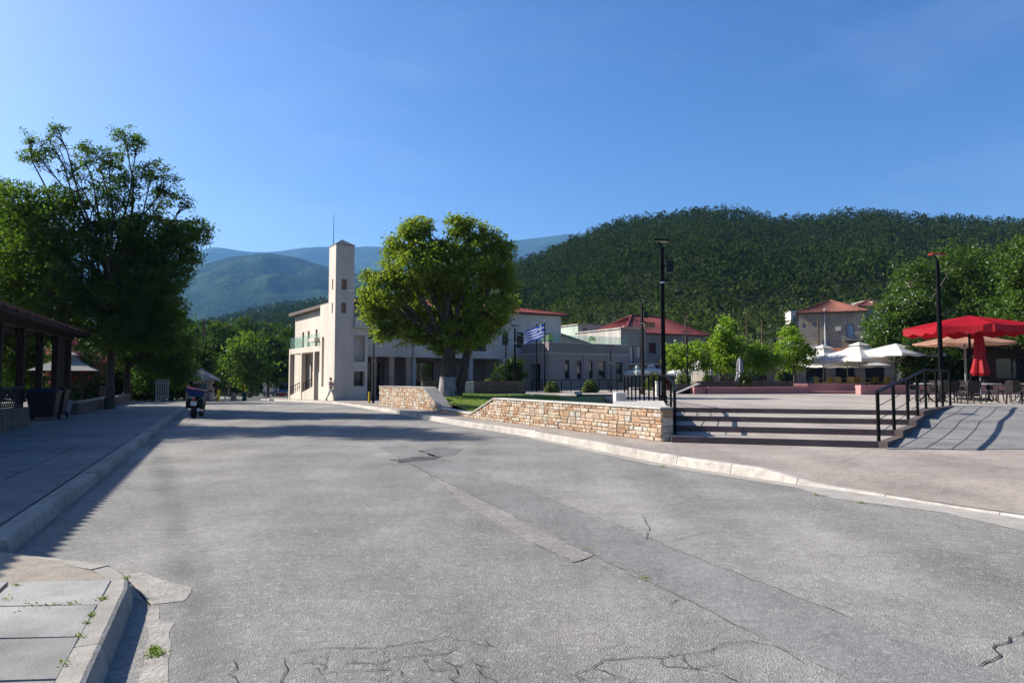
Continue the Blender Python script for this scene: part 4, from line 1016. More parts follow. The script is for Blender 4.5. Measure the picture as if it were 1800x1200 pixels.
# ------------------------------------------------------------------ building materials
m_plast = M('pale_plaster', (0.57, 0.51, 0.44), (0.48, 0.42, 0.36), scale=1.6, bump=0.08, bscale=20, stain=0.22, stretch=(1, 1, 0.22))
m_plastw = M('white_plaster', (0.55, 0.52, 0.48), (0.47, 0.445, 0.41), scale=1.5, bump=0.05, bscale=20, stain=0.2, stretch=(1, 1, 0.25))
m_plastg = M('taupe_plaster', (0.30, 0.255, 0.225), (0.245, 0.21, 0.20), scale=1.5, bump=0.06, bscale=20, stain=0.22, stretch=(1, 1, 0.25))
m_brownin = M('brown_reveal', (0.33, 0.22, 0.15), (0.26, 0.175, 0.12), scale=2, stain=0.1)
m_orangelit = M('column_orange_lit', (0.42, 0.30, 0.21), (0.36, 0.255, 0.18), scale=2, stain=0.1)  # orange light on the front columns put into their colour
m_glassd = M('dark_window_glass', (0.02, 0.025, 0.03), (0.014, 0.018, 0.022), scale=1, rough=0.06, spec=0.7, stain=0)
m_glasst = glassmat('railing_glass', (0.30, 0.42, 0.40), 0.13)
m_frame = M('dark_frame', (0.035, 0.03, 0.028), scale=4, stain=0)
m_tile = M('red_roof_tile', (0.27, 0.065, 0.06), (0.19, 0.048, 0.045), scale=3, bump=0.3, bscale=15, rough=0.8, stain=0.25)
m_tileo = M('old_roof_tile', (0.22, 0.085, 0.058), (0.14, 0.056, 0.04), scale=3, bump=0.4, bscale=12, stain=0.35)
m_tiled = M('brown_roof_tile', (0.07, 0.048, 0.04), (0.045, 0.032, 0.027), scale=3, bump=0.4, bscale=12, stain=0.3)
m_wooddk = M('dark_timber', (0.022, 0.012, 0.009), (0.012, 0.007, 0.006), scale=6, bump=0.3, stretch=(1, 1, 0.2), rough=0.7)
m_lead = M('grey_roof_sheet', (0.20, 0.195, 0.19), (0.15, 0.148, 0.145), scale=2, rough=0.55, metal=0.3)
m_eave = M('eave_brown', (0.11, 0.085, 0.075), scale=5)

def pane(root, o, u, n, a, b, c, d, depth, mat=None, frame=True, mull=0, name='window'):
    """window: pane object with frame sub-part"""
    o = Vector(o); u = Vector(u); n = Vector(n); Z = Vector((0, 0, 1)); P = lambda s, z, e: o + u * s + Z * z - n * e
    w = MB().quad(P(a, c, depth), P(b, c, depth), P(b, d, depth), P(a, d, depth)).build(name, mat or m_glassd, root)
    if frame:
        f = 0.06; mb = MB()
        def bar(s0, s1, z0, z1):
            mb.loft([[P(s0, z0, e), P(s1, z0, e), P(s1, z1, e), P(s0, z1, e)] for e in (depth - 0.004, depth - 0.05)])
        bar(a, a + f, c, d); bar(b - f, b, c, d); bar(a + f, b - f, c, c + f); bar(a + f, b - f, d - f, d)
        for k in range(mull):
            s = a + (b - a) * (k + 1) / (mull + 1); bar(s - f / 2, s + f / 2, c + f, d - f)
        mb.build('frame', m_frame, w)
    return w
def tiled_slope(mb, e0, e1, r0, r1_, th=0.06, pitch=0.28, amp=0.05):
    """corrugated tile plane between eave e0-e1 and ridge r0-r1"""
    e0, e1, r0, r1_ = map(Vector, (e0, e1, r0, r1_)); L_ = (e1 - e0).length; n = max(3, int(L_ / pitch)) * 4
    nz = (e1 - e0).cross(r0 - e0 if (r0 - e0).length > 0.01 else r1_ - e0).normalized(); nz = nz if nz.z > 0 else -nz
    A = []; B = []
    for i in range(n + 1):
        t = i / n; h = amp * (0.5 + 0.5 * math.cos(2 * math.pi * i / 4)); A.append(e0.lerp(e1, t) + nz * h); B.append(r0.lerp(r1_, t) + nz * h)
    k = n + 1
    mb.add(A + B + [e0.lerp(e1, i / n) - nz * th for i in range(n + 1)], [(i, i + 1, k + i + 1, k + i) for i in range(n)] + [(2 * k + i, 2 * k + i + 1, i + 1, i) for i in range(n)])
def hip_roof(root, x0, x1, y0, y1, z, rise, mat, over=0.4, hip=None, soffit=m_eave, ridge=True):
    x0 -= over; x1 += over; y0 -= over; y1 += over; w, d = x1 - x0, y1 - y0
    if w >= d: hp = d / 2 if hip is None else hip; ra = (x0 + hp, (y0 + y1) / 2, z + rise); rb = (x1 - hp, (y0 + y1) / 2, z + rise)
    else: hp = w / 2 if hip is None else hip; ra = ((x0 + x1) / 2, y0 + hp, z + rise); rb = ((x0 + x1) / 2, y1 - hp, z + rise)
    c = [(x0, y0, z), (x1, y0, z), (x1, y1, z), (x0, y1, z)]
    sl = [(c[0], c[1], ra, rb), (c[2], c[3], rb, ra), (c[1], c[2], rb, rb), (c[3], c[0], ra, ra)] if w >= d else [(c[1], c[2], ra, rb), (c[3], c[0], rb, ra), (c[0], c[1], ra, ra), (c[2], c[3], rb, rb)]
    rf = None
    for s in sl:
        mb = MB(); tiled_slope(mb, *s); o = mb.build('roof_slope', mat, root); rf = rf or o
    MB().box(x0 + .05, x1 - .05, y0 + .05, y1 - .05, z - 0.14, z - 0.03).build('eave', soffit, root)
    mb = MB(); mb.tube([Vector(ra) + Vector((0, 0, .04)), Vector(rb) + Vector((0, 0, .04))], 0.1, 6)
    for a, b in ((c[0], ra), (c[1], rb if w >= d else ra), (c[2], rb), (c[3], ra if w >= d else rb)): mb.tube([Vector(a) + Vector((0, 0, .05)), Vector(b) + Vector((0, 0, .05))], 0.09, 6)
    stuff(mb.build('ridge_tiles', mat, root))
X, Yv, Zv = Vector((1, 0, 0)), Vector((0, 1, 0)), Vector((0, 0, 1))

# ------------------------------------------------------------------ town hall with tower (local x along the long front, y along the lit side)
TH = thing('town_hall', (-13.52, 52.0, -0.05), 'pale two storey building with slim square tower, arcade and red tiled roof', 'building', R(33))
TW = MB()
holesB = [(0.47, 0.90, 8.60, 9.42), (0.47, 0.86, 6.78, 7.58)]; holesA = [(0.55, 0.85, 8.60, 9.42), (0.55, 0.85, 6.78, 7.58)]
TW.facade((0, 0, 0), X, -Yv, 1.48, -0.4, 12.05, holesB, 0.28)
TW.facade((0, 1.62, 0), -Yv, -X, 1.62, -0.4, 12.05, [(1.62 - b, 1.62 - a, c, d) for a, b, c, d in holesA], 0.28)
TW.quad((1.48, 0, -0.4), (1.48, 1.62, -0.4), (1.48, 1.62, 12.05), (1.48, 0, 12.05)); TW.quad((1.48, 1.62, -0.4), (0, 1.62, -0.4), (0, 1.62, 12.05), (1.48, 1.62, 12.05))
TW.quad((0, 0, 12.05), (1.48, 0, 12.05), (1.48, 1.62, 12.05), (0, 1.62, 12.05))
tw = TW.build('tower', m_plast, TH)
for a, b, c, d in holesB: MB().quad((a, 0.28, c), (b, 0.28, c), (b, 0.28, d), (a, 0.28, d)).build('tower_window', m_brownin, tw)
for a, b, c, d in holesA: MB().quad((0.28, a, c), (0.28, b, c), (0.28, b, d), (0.28, a, d)).build('tower_window', m_brownin, tw)
mb = MB(); mb.loft([[(-.04, -.04, 12.05), (1.52, -.04, 12.05), (1.52, 1.66, 12.05), (-.04, 1.66, 12.05)], [(-.04, -.04, 12.10), (1.52, -.04, 12.10), (1.52, 1.66, 12.10), (-.04, 1.66, 12.10)], [(.73, .8, 12.62), (.75, .8, 12.62), (.75, .82, 12.62), (.73, .82, 12.62)]])
mb.build('tower_roof', m_lead, tw)
MB().tube([(0.12, 1.0, 12.0), (0.12, 1.0, 13.6), (0.12, 1.0, 14.6)], [0.03, 0.022, 0.012], 6).build('lightning_rod', m_black, tw)
# stair volume right of the tower with balcony
h2 = [(0.06, 0.98, 3.05, 5.1), (0.06, 0.95, 1.15, 2.3)]
sv = MB(); sv.facade((1.48, 0.02, 0), X, -Yv, 1.17, -0.4, 5.65, h2, 0.5); sv.quad((2.65, 0.02, -0.4), (2.65, 1.6, -0.4), (2.65, 1.6, 5.65), (2.65, .02, 5.65)); sv.quad((1.48, .02, 5.65), (2.65, .02, 5.65), (2.65, 1.6, 5.65), (1.48, 1.6, 5.65))
sv = sv.build('stair_volume', m_plast, TH)
MB().quad((1.5, .52, 3.0), (2.5, .52, 3.0), (2.5, .52, 5.15), (1.5, .52, 5.15)).build('recess_back', m_plastw, sv)
MB().quad((1.5, .52, 1.1), (2.5, .52, 1.1), (2.5, .52, 2.35), (1.5, .52, 2.35)).build('recess_glass', m_glassd, sv)
MB().add([(2.05, .45, 3.06), (2.44, .45, 3.06), (2.44, .45, 4.3)], [(0, 1, 2)]).build('stair_flank', m_plastw, sv)
bal = MB().box(1.485, 2.95, -0.25, 1.2, 5.66, 5.8).build('balcony', m_plast, TH)
MB().box(1.49, 2.3, -0.25, -0.15, 5.8, 6.5).build('parapet', m_plastw, bal); MB().box(2.302, 2.95, -0.24, -0.225, 5.8, 6.5).build('balcony_glass', m_glasst, bal); MB().box(2.94, 2.955, -0.22, 0.9, 5.8, 6.5).build('balcony_glass', m_glasst, bal)
# upper storey
EZ = 7.65
uB = [(0.25, 0.75, 4.9, 6.3), (1.4, 2.4, 4.75, 5.35), (9.9, 11.35, 4.15, 6.45), (13.0, 13.65, 4.75, 5.95), (14.55, 15.3, 4.55, 5.95), (17.6, 18.5, 4.6, 5.95)]
ub = MB(); FO = (2.66, 0.9, 0)
ub.facade(FO, X, -Yv, 19.6, 3.5, EZ, uB, 0.22)
ub.facade((0.0, 3.7, 0), -Yv, -X, 2.08, -0.4, EZ, [(0.55, 1.12, 1.1, 5.05)], 0.25)
uA = [(14.6 - b, 14.6 - a, 4.5, 6.0) for a, b in ((5.7, 6.3), (7.6, 8.2), (9.9, 10.5), (11.6, 12.2))]
ub.facade((1.0, 14.6, 0), -Yv, -X, 10.9, 4.3, EZ, uA, 0.2)
ub.quad((0, 3.7, 4.3), (1.0, 3.7, 4.3), (1.0, 3.7, EZ), (0, 3.7, EZ))
ub.quad((1.0, 14.6, -0.4), (22.26, 14.6, -0.4), (22.26, 14.6, EZ), (1.0, 14.6, EZ)); ub.quad((22.26, 0.9, -0.4), (22.26, 14.6, -0.4), (22.26, 14.6, EZ), (22.26, .9, EZ))
ub.quad((1.0, 12.4, -0.4), (1.0, 14.6, -0.4), (1.0, 14.6, 4.3), (1.0, 12.4, 4.3))
ub.quad((1.48, 1.6, 5.65), (2.66, 1.6, 5.65), (2.66, 1.6, EZ), (1.48, 1.6, EZ)); ub.quad((2.66, .9, 3.5), (2.66, 1.6, 3.5), (2.66, 1.6, EZ), (2.66, .9, EZ))
ub.quad((2.66, 0.9, 3.5), (22.26, 0.9, 3.5), (22.26, 5.0, 3.5), (2.66, 5.0, 3.5))
up = ub.build('upper_wall', m_plast, TH)
for i, (a, b, c, d) in enumerate(uB): pane(TH, FO, X, -Yv, a, b, c, d, 0.2, mull=1 if b - a > 0.85 else 0)
for a, b, c, d in uA: pane(TH, (1.0, 14.6, 0), -Yv, -X, a, b, c, d, 0.18, m_brownin)
MB().quad((0.25, 2.58, 1.1), (0.25, 3.15, 1.1), (0.25, 3.15, 5.05), (0.25, 2.58, 5.05)).build('slit_window', m_brownin, TH)
MB().box(14.0 + 1.6, 22.3, 0.55, 0.897, 4.4, EZ - 0.01).build('front_bay', m_plastw, TH) if 0 else None
hip_roof(TH, 1.0, 22.26, 0.9, 14.6, EZ + 0.14, 1.5, m_tile, 0.42)
MB().box(0.50, 0.56, 0.45, 15.05, EZ - 0.02, EZ + 0.26).build('fascia', m_eave, TH)
# arcade on the lit side
ar = MB().box(0.0, 1.6, 3.72, 12.8, 3.95, 4.42).build('arcade_beam', m_plast, TH)
for y in (12.45, 8.75, 5.1): MB().box(0.0, 0.36, y, y + 0.36, -0.4, 3.947).build('column', m_plast, TH)
MB().quad((1.6, 3.7, -0.4), (1.6, 14.0, -0.4), (1.6, 14.0, 3.95), (1.6, 3.7, 3.95)).build('arcade_back_wall', m_plastw, TH)
for y in (9.6, 6.1): MB().box(1.50, 1.597, y, y + 1.5, 0.3, 3.2).build('arcade_door', m_brownin, TH)
for y0, y1, z0, z1 in ((9.1, 12.4, 0.2, 0.75), (5.5, 8.7, 0.55, 1.1)):
    q = MB(); q.loft([[(0.05, y1, -0.4), (0.25, y1, -0.4), (0.25, y0, -0.4), (0.05, y0, -0.4)], [(0.05, y1, z0), (0.25, y1, z0), (0.25, y0, z1), (0.05, y0, z1)]]); w = q.build('ramp_wall', m_plast, TH)
    mb = MB()
    for k in range(6):
        y = y1 + (y0 - y1) * k / 5; z = z0 + (z1 - z0) * k / 5; mb.bar((0.15, y, z), (0.15, y, z + 0.75), 0.035)
    mb.bar((0.15, y1, z0 + .75), (0.15, y0, z1 + .75), 0.05); mb.bar((0.15, y1, z0 + .4), (0.15, y0, z1 + .4), 0.03); mb.build('ramp_rail', m_black, w)
for y0, y1 in ((3.8, 6.7), (6.73, 9.6), (9.63, 12.7)): MB().box(0.08, 0.095, y0, y1, 4.425, 5.45).build('terrace_glass', m_glasst, TH)
MB().box(0.09, 1.0, 12.69, 12.705, 4.425, 5.45).build('terrace_glass', m_glasst, TH)
MB().box(-0.35, 0.9, 4.0, 5.6, 4.75, 5.05).build('concrete_ledge', m_plast, TH)
MB().box(0.5, 0.7, 5.3, 5.5, 3.4, 3.8).build('hanging_lamp', m_plastw, TH)
# ground floor: columns and glazed back
gf = MB().quad((2.0, 4.2, -0.4), (22.26, 4.2, -0.4), (22.26, 4.2, 3.5), (2.0, 4.2, 3.5)).build('ground_floor_wall', m_plastg, TH)
for x0, x1 in ((2.9, 3.7), (4.2, 5.3), (7.6, 10.4)): pane(TH, (0, 4.2, 0), X, -Yv, x0, x1, 0.3, 3.2, -0.02, mull=1, name='shop_window')
for x in (3.35, 4.9, 6.4): MB().box(x, x + 0.42, 1.0, 1.42, -0.4, 3.497).build('column', m_orangelit, TH)
for x in (7.1, 12.6): MB().tube([(x, 1.3, -0.4), (x, 1.3, 3.497)], 0.24, 14).build('column', m_plastw, TH)
MB().box(5.55, 5.6, 3.5, 4.1, 0.4, 3.0).build('bright_door', m_plastw, TH)
MB().tube([(13.6, 3.9, 1.3), (13.6, 4.15, 1.3)], 0.8, 20).build('round_opening', m_frame, TH)
MB().box(15.7, 15.95, .9, 4.1, -0.4, 3.497).build('wall_pier', m_plast, TH); MB().box(2.66, 2.9, 1.0, 4.1, -0.4, 3.497).build('wall_pier', m_plast, TH)
MB().tube([(6.9, 0.84, 0), (6.9, 0.84, EZ - 0.2)], 0.05, 6).build('downpipe', m_lead, TH)
MB().box(15.2, 15.7, 0.86, 0.897, 5.85, 6.05).build('wall_plaque', M('plaque_blue', (0.35, 0.5, 0.62), scale=3), TH)

# ------------------------------------------------------------------ single storey annex with roof terrace
AX = thing('terrace_annex', (3.14, 58.05, 0.1), 'low taupe annex with narrow windows and glass railed roof terrace', 'building', R(33))
def zx(px, W=8.66):
    u = (px - 900) / 1200; return (u * 58.05 - 3.14) / (0.839 - u * 0.545) / 1.05
AX.scale = (1.05, 0.63, 1.05)
aw = [(zx(a), zx(b), 1.5, 3.0) for a, b in ((993, 1001), (1014, 1022), (1035, 1042), (1052, 1064), (1083, 1094))]; aw[4] = (aw[4][0], aw[4][1], 1.2, 2.9)
mb = MB(); mb.facade((0, 0, 0), X, -Yv, 8.66, -0.5, 3.55, aw, 0.25)
mb.facade((0, 6.6, 0), -Yv, -X, 6.6, -0.5, 3.55, [(2.2, 4.6, -0.4, 2.7)], 0.8)
mb.quad((8.66, 0, -0.5), (8.66, 6.6, -0.5), (8.66, 6.6, 3.55), (8.66, 0, 3.55))
mb.build('wall', m_plastg, AX)
MB().quad((0.8, 4.4, -0.4), (0.8, 2.0, -0.4), (0.8, 2.0, 2.7), (0.8, 4.4, 2.7)).build('entrance_door', m_glassd, AX)
for a, b, c, d in aw: pane(AX, (0, 0, 0), X, -Yv, a, b, c, d, 0.22)
MB().box(-0.03, 8.69, -0.03, 6.6, 3.552, 3.63).build('string_course', m_plast, AX)
MB().box(-0.015, 8.675, -0.015, 6.6, 3.632, 4.42).build('parapet', M('annex_parapet', (0.22, 0.195, 0.19), (0.185, 0.165, 0.16), scale=1, stain=0.1), AX)
MB().box(-0.05, 8.7, -0.05, 6.6, 4.422, 4.47).build('coping', m_plast, AX)
for k in range(5): x = -0.02 + k * 1.742; MB().box(x, x + 1.70, -0.02, -0.005, 4.475, 5.1).build('glass_panel', m_glasst, AX)
for k in range(3): MB().box(-0.02, -0.005, 0.02 + k * 1.9, 1.88 + k * 1.9, 4.475, 5.1).build('glass_panel', m_glasst, AX)
for px in (1027, 1068): x = zx(px); MB().box(x - .12, x + .12, -0.10, -0.002, -0.4, 3.54).build('pilaster', m_plastg, AX)
for x, y in ((0.6, 1.2), (1.2, 3.5), (5.0, 1.0)):
    nr = np.random.default_rng(int(x * 10)); u = unit(nr.normal(size=(160, 3))) * 0.35; u[:, 2] = np.abs(u[:, 2]) * 1.2
    v, f = leaf_quads(u + np.array([x, y, 4.7]), 0.14, nr); link('terrace_plant', np_mesh('terrace_plant', v, f, m_bright), AX)

# ------------------------------------------------------------------ houses behind
def house(name, loc, rz, w, d, h, label, wall, roof, rise, wins=(), sidewins=(), over=0.4, hip=None, cat='house', flat=False, frame=True, wmat=None):
    r = thing(name, loc, label, cat, rz)
    mb = MB(); mb.facade((0, 0, 0), X, -Yv, w, -1.5, h, [tuple(x) for x in wins], 0.18); mb.facade((0, d, 0), -Yv, -X, d, -1.5, h, [tuple(x) for x in sidewins], 0.18)
    mb.quad((w, 0, -1.5), (w, d, -1.5), (w, d, h), (w, 0, h)); mb.quad((w, d, -1.5), (0, d, -1.5), (0, d, h), (w, d, h))
    if flat: mb.quad((0, 0, h), (w, 0, h), (w, d, h), (0, d, h))
    mb.build('wall', wall, r)
    for x in wins: pane(r, (0, 0, 0), X, -Yv, *x, 0.16, wmat, frame)
    for x in sidewins: pane(r, (0, d, 0), -Yv, -X, *x, 0.16, wmat, frame)
    if flat: MB().box(-.15, w + .15, -.15, d + .15, h + 0.003, h + .14).build('roof_slab', roof, r)
    else: hip_roof(r, 0, w, 0, d, h + 0.12, rise, roof, over, hip)
    return r
m_mint = M('mint_render', (0.40, 0.47, 0.40), (0.34, 0.41, 0.345), scale=1.5)
m_rawc = M('raw_concrete', (0.46, 0.43, 0.39), (0.27, 0.25, 0.225), scale=1.2, stretch=(1, 1, 0.15), stain=0.3)
m_greyw = M('grey_render', (0.26, 0.235, 0.21), (0.21, 0.19, 0.17), scale=1)
m_rubble = M('rubble_render', (0.34, 0.29, 0.23), (0.18, 0.15, 0.12), scale=3.5, bump=0.6, bscale=8)
m_brick = M('brick_orange', (0.34, 0.17, 0.10), (0.26, 0.12, 0.07), scale=4)
m_shut = M('shutter_brown', (0.10, 0.045, 0.03), scale=5)
# house with red hipped roof, concrete flank and balconies
c = D(1137, 640, 82); H2 = house('village_house', (c.x - 0.2 - 2.6 * math.cos(R(28)), 82 - 2.6 * math.sin(R(28)) + 1.2, 1.5), R(28), 12.8, 8.0, 5.65, 'grey house with bright red hipped roof and brown shutters behind the annex', m_greyw, m_tile, 2.5,
      [(3.5, 4.6, 3.3, 4.6), (5.8, 6.9, 3.3, 4.6), (9.6, 10.5, 3.4, 4.6), (3.6, 5.0, 0.0, 1.9), (6.6, 7.6, 0.0, 1.9)], wmat=m_shut)
bl = MB().box(5.0, 8.0, -1.1, -0.01, 2.3, 2.45).build('balcony', m_rawc, H2); mb = MB()
for k in range(15): mb.bar((5.05 + k * 0.207, -1.06, 2.45), (5.05 + k * 0.207, -1.06, 3.3), 0.03)
mb.bar((5.0, -1.06, 3.3), (8.0, -1.06, 3.3), 0.05); mb.build('balcony_rail', M('rail_red', (0.25, 0.10, 0.07), scale=3), bl)
c = D(1092, 640, 78); H3 = house('village_house', (c.x, 78, 1.5), R(28), 3.6, 9.5, 5.9, 'narrow raw concrete wing with white shutters beside the red roofed house', m_greyw, m_rawc, 0,
      [(0.3, 0.9, 2.6, 4.0), (1.25, 1.8, 2.0, 4.0), (2.3, 2.9, 2.6, 4.0), (0.8, 1.7, 0.2, 1.2)], flat=True, wmat=m_plastw)
MB().quad((-0.02, 9.5, 2.2), (-0.02, 0, 2.2), (-0.02, 0, 5.9), (-0.02, 9.5, 5.9)).build('concrete_flank', m_rawc, H3)
bl = MB().box(-0.1, 4.6, -1.2, -0.01, 1.8, 1.95).build('balcony', m_rawc, H3)
b2 = MB().box(0.0, 4.4, -0.6, -0.2, 6.06, 6.14).build('roof_balcony', m_rawc, H3); MB().box(2.8, 4.4, -0.7, -0.62, 6.15, 6.75).build('brick_parapet', m_brick, b2)
mb = MB()
for k in range(10): mb.bar((0.2 + k * 0.28, -0.5, 6.14), (0.2 + k * 0.28, -0.5, 6.9), 0.025)
mb.bar((0.2, -0.5, 6.9), (2.75, -0.5, 6.9), 0.04); mb.build('roof_rail', m_black, b2)
c = D(1019, 640, 88); H4 = house('rooftop_room', (c.x, 90, 6.4), R(28), 5.6, 4.5, 2.4, 'mint green rooftop room with small windows above the concrete flank', m_mint, m_rawc, 0, [(0.7, 1.5, 0.5, 2.0), (2.9, 3.7, 1.0, 2.0)], flat=True, cat='house', wmat=m_greyw)
MB().box(0.1, 5.5, 0.15, 4.4, -7, -1.52).build('supporting_wall', m_rawc, H4)
c = D(992, 640, 76); H5 = house('dark_roof_house', (c.x - 3.0, 74, 1.0), R(30), 8.5, 8, 3.9, 'low house with dark brown tiled roof behind the annex terrace', m_greyw, m_tiled, 2.2, [], over=0.5)
# stone house on the slope
c = D(1405, 600, 98); H6 = house('stone_house', (c.x, 98, 5.8), R(-24), 8.4, 9.0, 5.2, 'old rubble stone house with weathered hipped tile roof', m_rubble, m_tileo, 2.1, [(6.1, 7.1, 1.6, 3.5), (0.5, 0.9, 3.2, 3.8), (1.9, 2.3, 3.3, 3.9), (3.0, 3.9, 0.2, 1.3)], over=0.45,
                                      wmat=M('shutter_blue', (0.28, 0.38, 0.5), scale=3))
MB().box(4.75, 5.45, -0.35, -0.01, 2.6, 3.2).build('air_conditioner', m_plastw, H6); MB().tube([(3.4, -0.12, -0.5), (3.4, -0.12, 5.9)], 0.10, 8).build('flue_pipe', M('flue_metal', (0.55, 0.55, 0.54), scale=3, metal=0.4, rough=0.5), H6)
MB().box(5.8, 8.4, -1.3, -0.02, 1.15, 1.3).build('canopy', m_lead, H6); MB().box(0.2, 3.0, -1.6, -0.02, -1.6, 0.7).build('lower_wing', m_plast, H6)
mb = MB(); tiled_slope(mb, (2.6, -3.2, -1.2), (7.2, -3.2, -1.2), (2.6, -0.1, 0.2), (7.2, -0.1, 0.2)); mb.build('lean_to_roof', m_tileo, H6)
MB().box(6.0, 8.5, -2.6, -1.4, -1.5, 0.55).build('side_shed', m_brick, H6); MB().box(5.9, 8.7, -2.8, -1.2, 0.56, 0.7).build('shed_roof', m_lead, H6)
c = D(1510, 560, 116); house('village_house', (c.x, 116, 8.5), R(-5), 4.8, 6, 5.4, 'small house with red hipped roof right of the stone house', m_greyw, m_tileo, 1.2, [(0.4, 1.3, 3.3, 4.9), (2.6, 3.3, 3.2, 4.4)], wmat=M('shutter_pale', (0.4, 0.5, 0.6), scale=3))
c = D(1519, 540, 140); house('village_house', (c.x, 140, 14.0), R(0), 4.6, 5, 3.6, 'pale blue flat roofed house highest up the slope', M('blue_render', (0.42, 0.47, 0.52), scale=2), m_rawc, 0, [(2.4, 3.2, 1.2, 2.4)], flat=True)
c = D(1390, 545, 150); house('village_house', (c.x, 150, 14.0), R(-8), 6.5, 5, 2.6, 'flat roofed house with pale front amid trees on slope', m_plastw, m_rawc, 0, [(0.5, 2.6, 0.3, 1.5), (3.4, 5.8, 0.3, 1.5)], flat=True)
c = D(1386, 585, 112); house('village_house', (c.x, 112, 5.2), R(-4), 4.2, 5, 3.3, 'pale small house with dark roof left of the stone house', m_plastw, m_tiled, 0.9, [(1.0, 2.0, 1.6, 2.6)])
c = D(1262, 650, 92); house('village_house', (c.x - 2, 96, 1.5), R(8), 9, 7, 3.6, 'low white house hidden behind the plaza trees', m_plastw, m_tileo, 1.2, [(1, 2, 1, 2.6), (4, 5, 1, 2.6), (6.5, 7.6, 1, 2.6)])
# far village on the wooded rise
fv = [(437, 541, 800), (455, 537, 820), (476, 535, 840), (498, 532, 850), (520, 529, 860), (541, 527, 870), (556, 530, 865), (566, 533, 860)]
for i, (px, py, Y) in enumerate(fv):
    c = D(px, py, Y); nm = ['lowest', 'second lowest', 'third', 'fourth', 'fifth', 'highest', 'second rightmost', 'rightmost'][i]
    house('hillside_house', (c.x, Y, low_z(c.x, Y) + 1.5), R(20 + 13 * (i % 3)), 5.5 + (i % 3) * 1.5, 6, 3.5 + (i % 2) * 1.5, nm + ' tiny pale house in the far hillside village', m_plastw, m_tileo, 1.2, [(1, 2, 1, 2.2), (3.2, 4.2, 1, 2.2)], cat='house', frame=False)
# cafe block along the back of the plaza
CF = thing('cafe_building', (17.5, 62, PLZ), 'long low cafe front with dark openings behind the plaza trees', 'building', R(-3))
hol = [(1.2 + 2.6 * k, 2.9 + 2.6 * k, 0.1, 2.5) for k in range(11)]
mb = MB(); mb.facade((0, 0, 0), X, -Yv, 30.5, -0.5, 2.75, hol, 0.3); mb.quad((0, 0, -.5), (0, 6, -.5), (0, 6, 2.75), (0, 0, 2.75)); mb.build('wall', M('cafe_render', (0.20, 0.18, 0.155), (0.15, 0.135, 0.115), scale=1.5), CF)
for h in hol: pane(CF, (0, 0, 0), X, -Yv, *h, 0.25, mull=1)
mb = MB(); tiled_slope(mb, (-0.4, -0.5, 2.75), (30.9, -0.5, 2.75), (-0.4, 5, 3.3), (30.9, 5, 3.3)); mb.build('roof', m_tiled, CF)
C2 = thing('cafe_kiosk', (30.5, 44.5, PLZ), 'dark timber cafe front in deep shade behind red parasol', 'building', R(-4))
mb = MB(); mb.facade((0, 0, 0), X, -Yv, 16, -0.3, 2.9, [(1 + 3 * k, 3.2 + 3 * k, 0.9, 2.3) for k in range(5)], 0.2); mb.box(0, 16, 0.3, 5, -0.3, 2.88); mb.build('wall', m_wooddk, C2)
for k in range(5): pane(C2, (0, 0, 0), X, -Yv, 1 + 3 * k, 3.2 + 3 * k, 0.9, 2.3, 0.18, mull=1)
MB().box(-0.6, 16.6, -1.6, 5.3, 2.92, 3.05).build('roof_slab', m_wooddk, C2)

# ------------------------------------------------------------------ pavilion on the left
PV = thing('pavilion', KP(0, 0, 0.15), 'long open timber pavilion with dark posts and tiled roof', 'pavilion', KA)
# local: x = across (negative = away from the street), y = along the street
ev, y0p, y1p, zE = -4.15, 1.2, 31.0, 3.62
for k in range(11):
    y = y1p - 0.9 - k * 2.75
    MB().box(ev - 0.85, ev - 0.63, y - .11, y + .11, -0.05, zE - 0.28).build('post', m_wooddk, PV)
    MB().bar((ev - 0.74, y - 0.7, zE - 0.35), (ev - 0.74, y - 0.05, zE - 1.0), 0.1).build('brace', m_wooddk, PV)
    MB().box(ev - 6.05, ev - 5.83, y - .11, y + .11, -0.05, zE - 0.28).build('post', m_wooddk, PV)
MB().box(ev - 0.87, ev - 0.61, y0p + .4, y1p - .4, zE - 0.27, zE - 0.05).build('beam', m_wooddk, PV); MB().box(ev - 6.07, ev - 5.81, y0p + .4, y1p - .4, zE - 0.27, zE - 0.05).build('beam', m_wooddk, PV)
for k in range(24):
    y = y0p + 0.3 + k * 1.26; MB().bar((ev + 0.02, y, zE - 0.02), (ev - 3.4, y, zE + 1.15), 0.09, 0.13).build('rafter', m_wooddk, PV)
rc = (ev - 3.4, y0p + 1.5, zE + 1.32); rd = (ev - 3.4, y1p - 3.0, zE + 1.32)
for s in (((ev, y0p, zE + .08), (ev, y1p, zE + .08), rc, rd), ((ev - 6.8, y1p, zE + .08), (ev - 6.8, y0p, zE + .08), rd, rc), ((ev, y1p, zE + .08), (ev - 6.8, y1p, zE + .08), rd, rd), ((ev - 6.8, y0p, zE + .08), (ev, y0p, zE + .08), rc, rc)):
    mb = MB(); tiled_slope(mb, *s, 0.05, 0.24, 0.06); mb.build('roof_slope', m_tileo, PV)
for s in (((ev - .05, y0p + .1, zE + .0), (ev - .05, y1p - .1, zE + .0), rd, rc), ((ev - .05, y1p - .08, zE), (ev - 6.7, y1p - .08, zE), rd, rd)):
    MB().add([Vector(q) - Vector((0, 0, .07)) for q in (s if s[2] != s[3] else s[:3])], [(0, 1, 2, 3) if s[2] != s[3] else (0, 1, 2)]).build('ceiling_boards', m_wooddk, PV)
MB().box(ev - 0.03, ev + 0.0, y0p, y1p, zE - 0.12, zE + 0.02).build('fascia', m_wooddk, PV)
MB().box(ev - 6.6, ev - 0.1, y1p - .06, y1p, zE - 0.12, zE + 0.02).build('fascia', m_wooddk, PV)
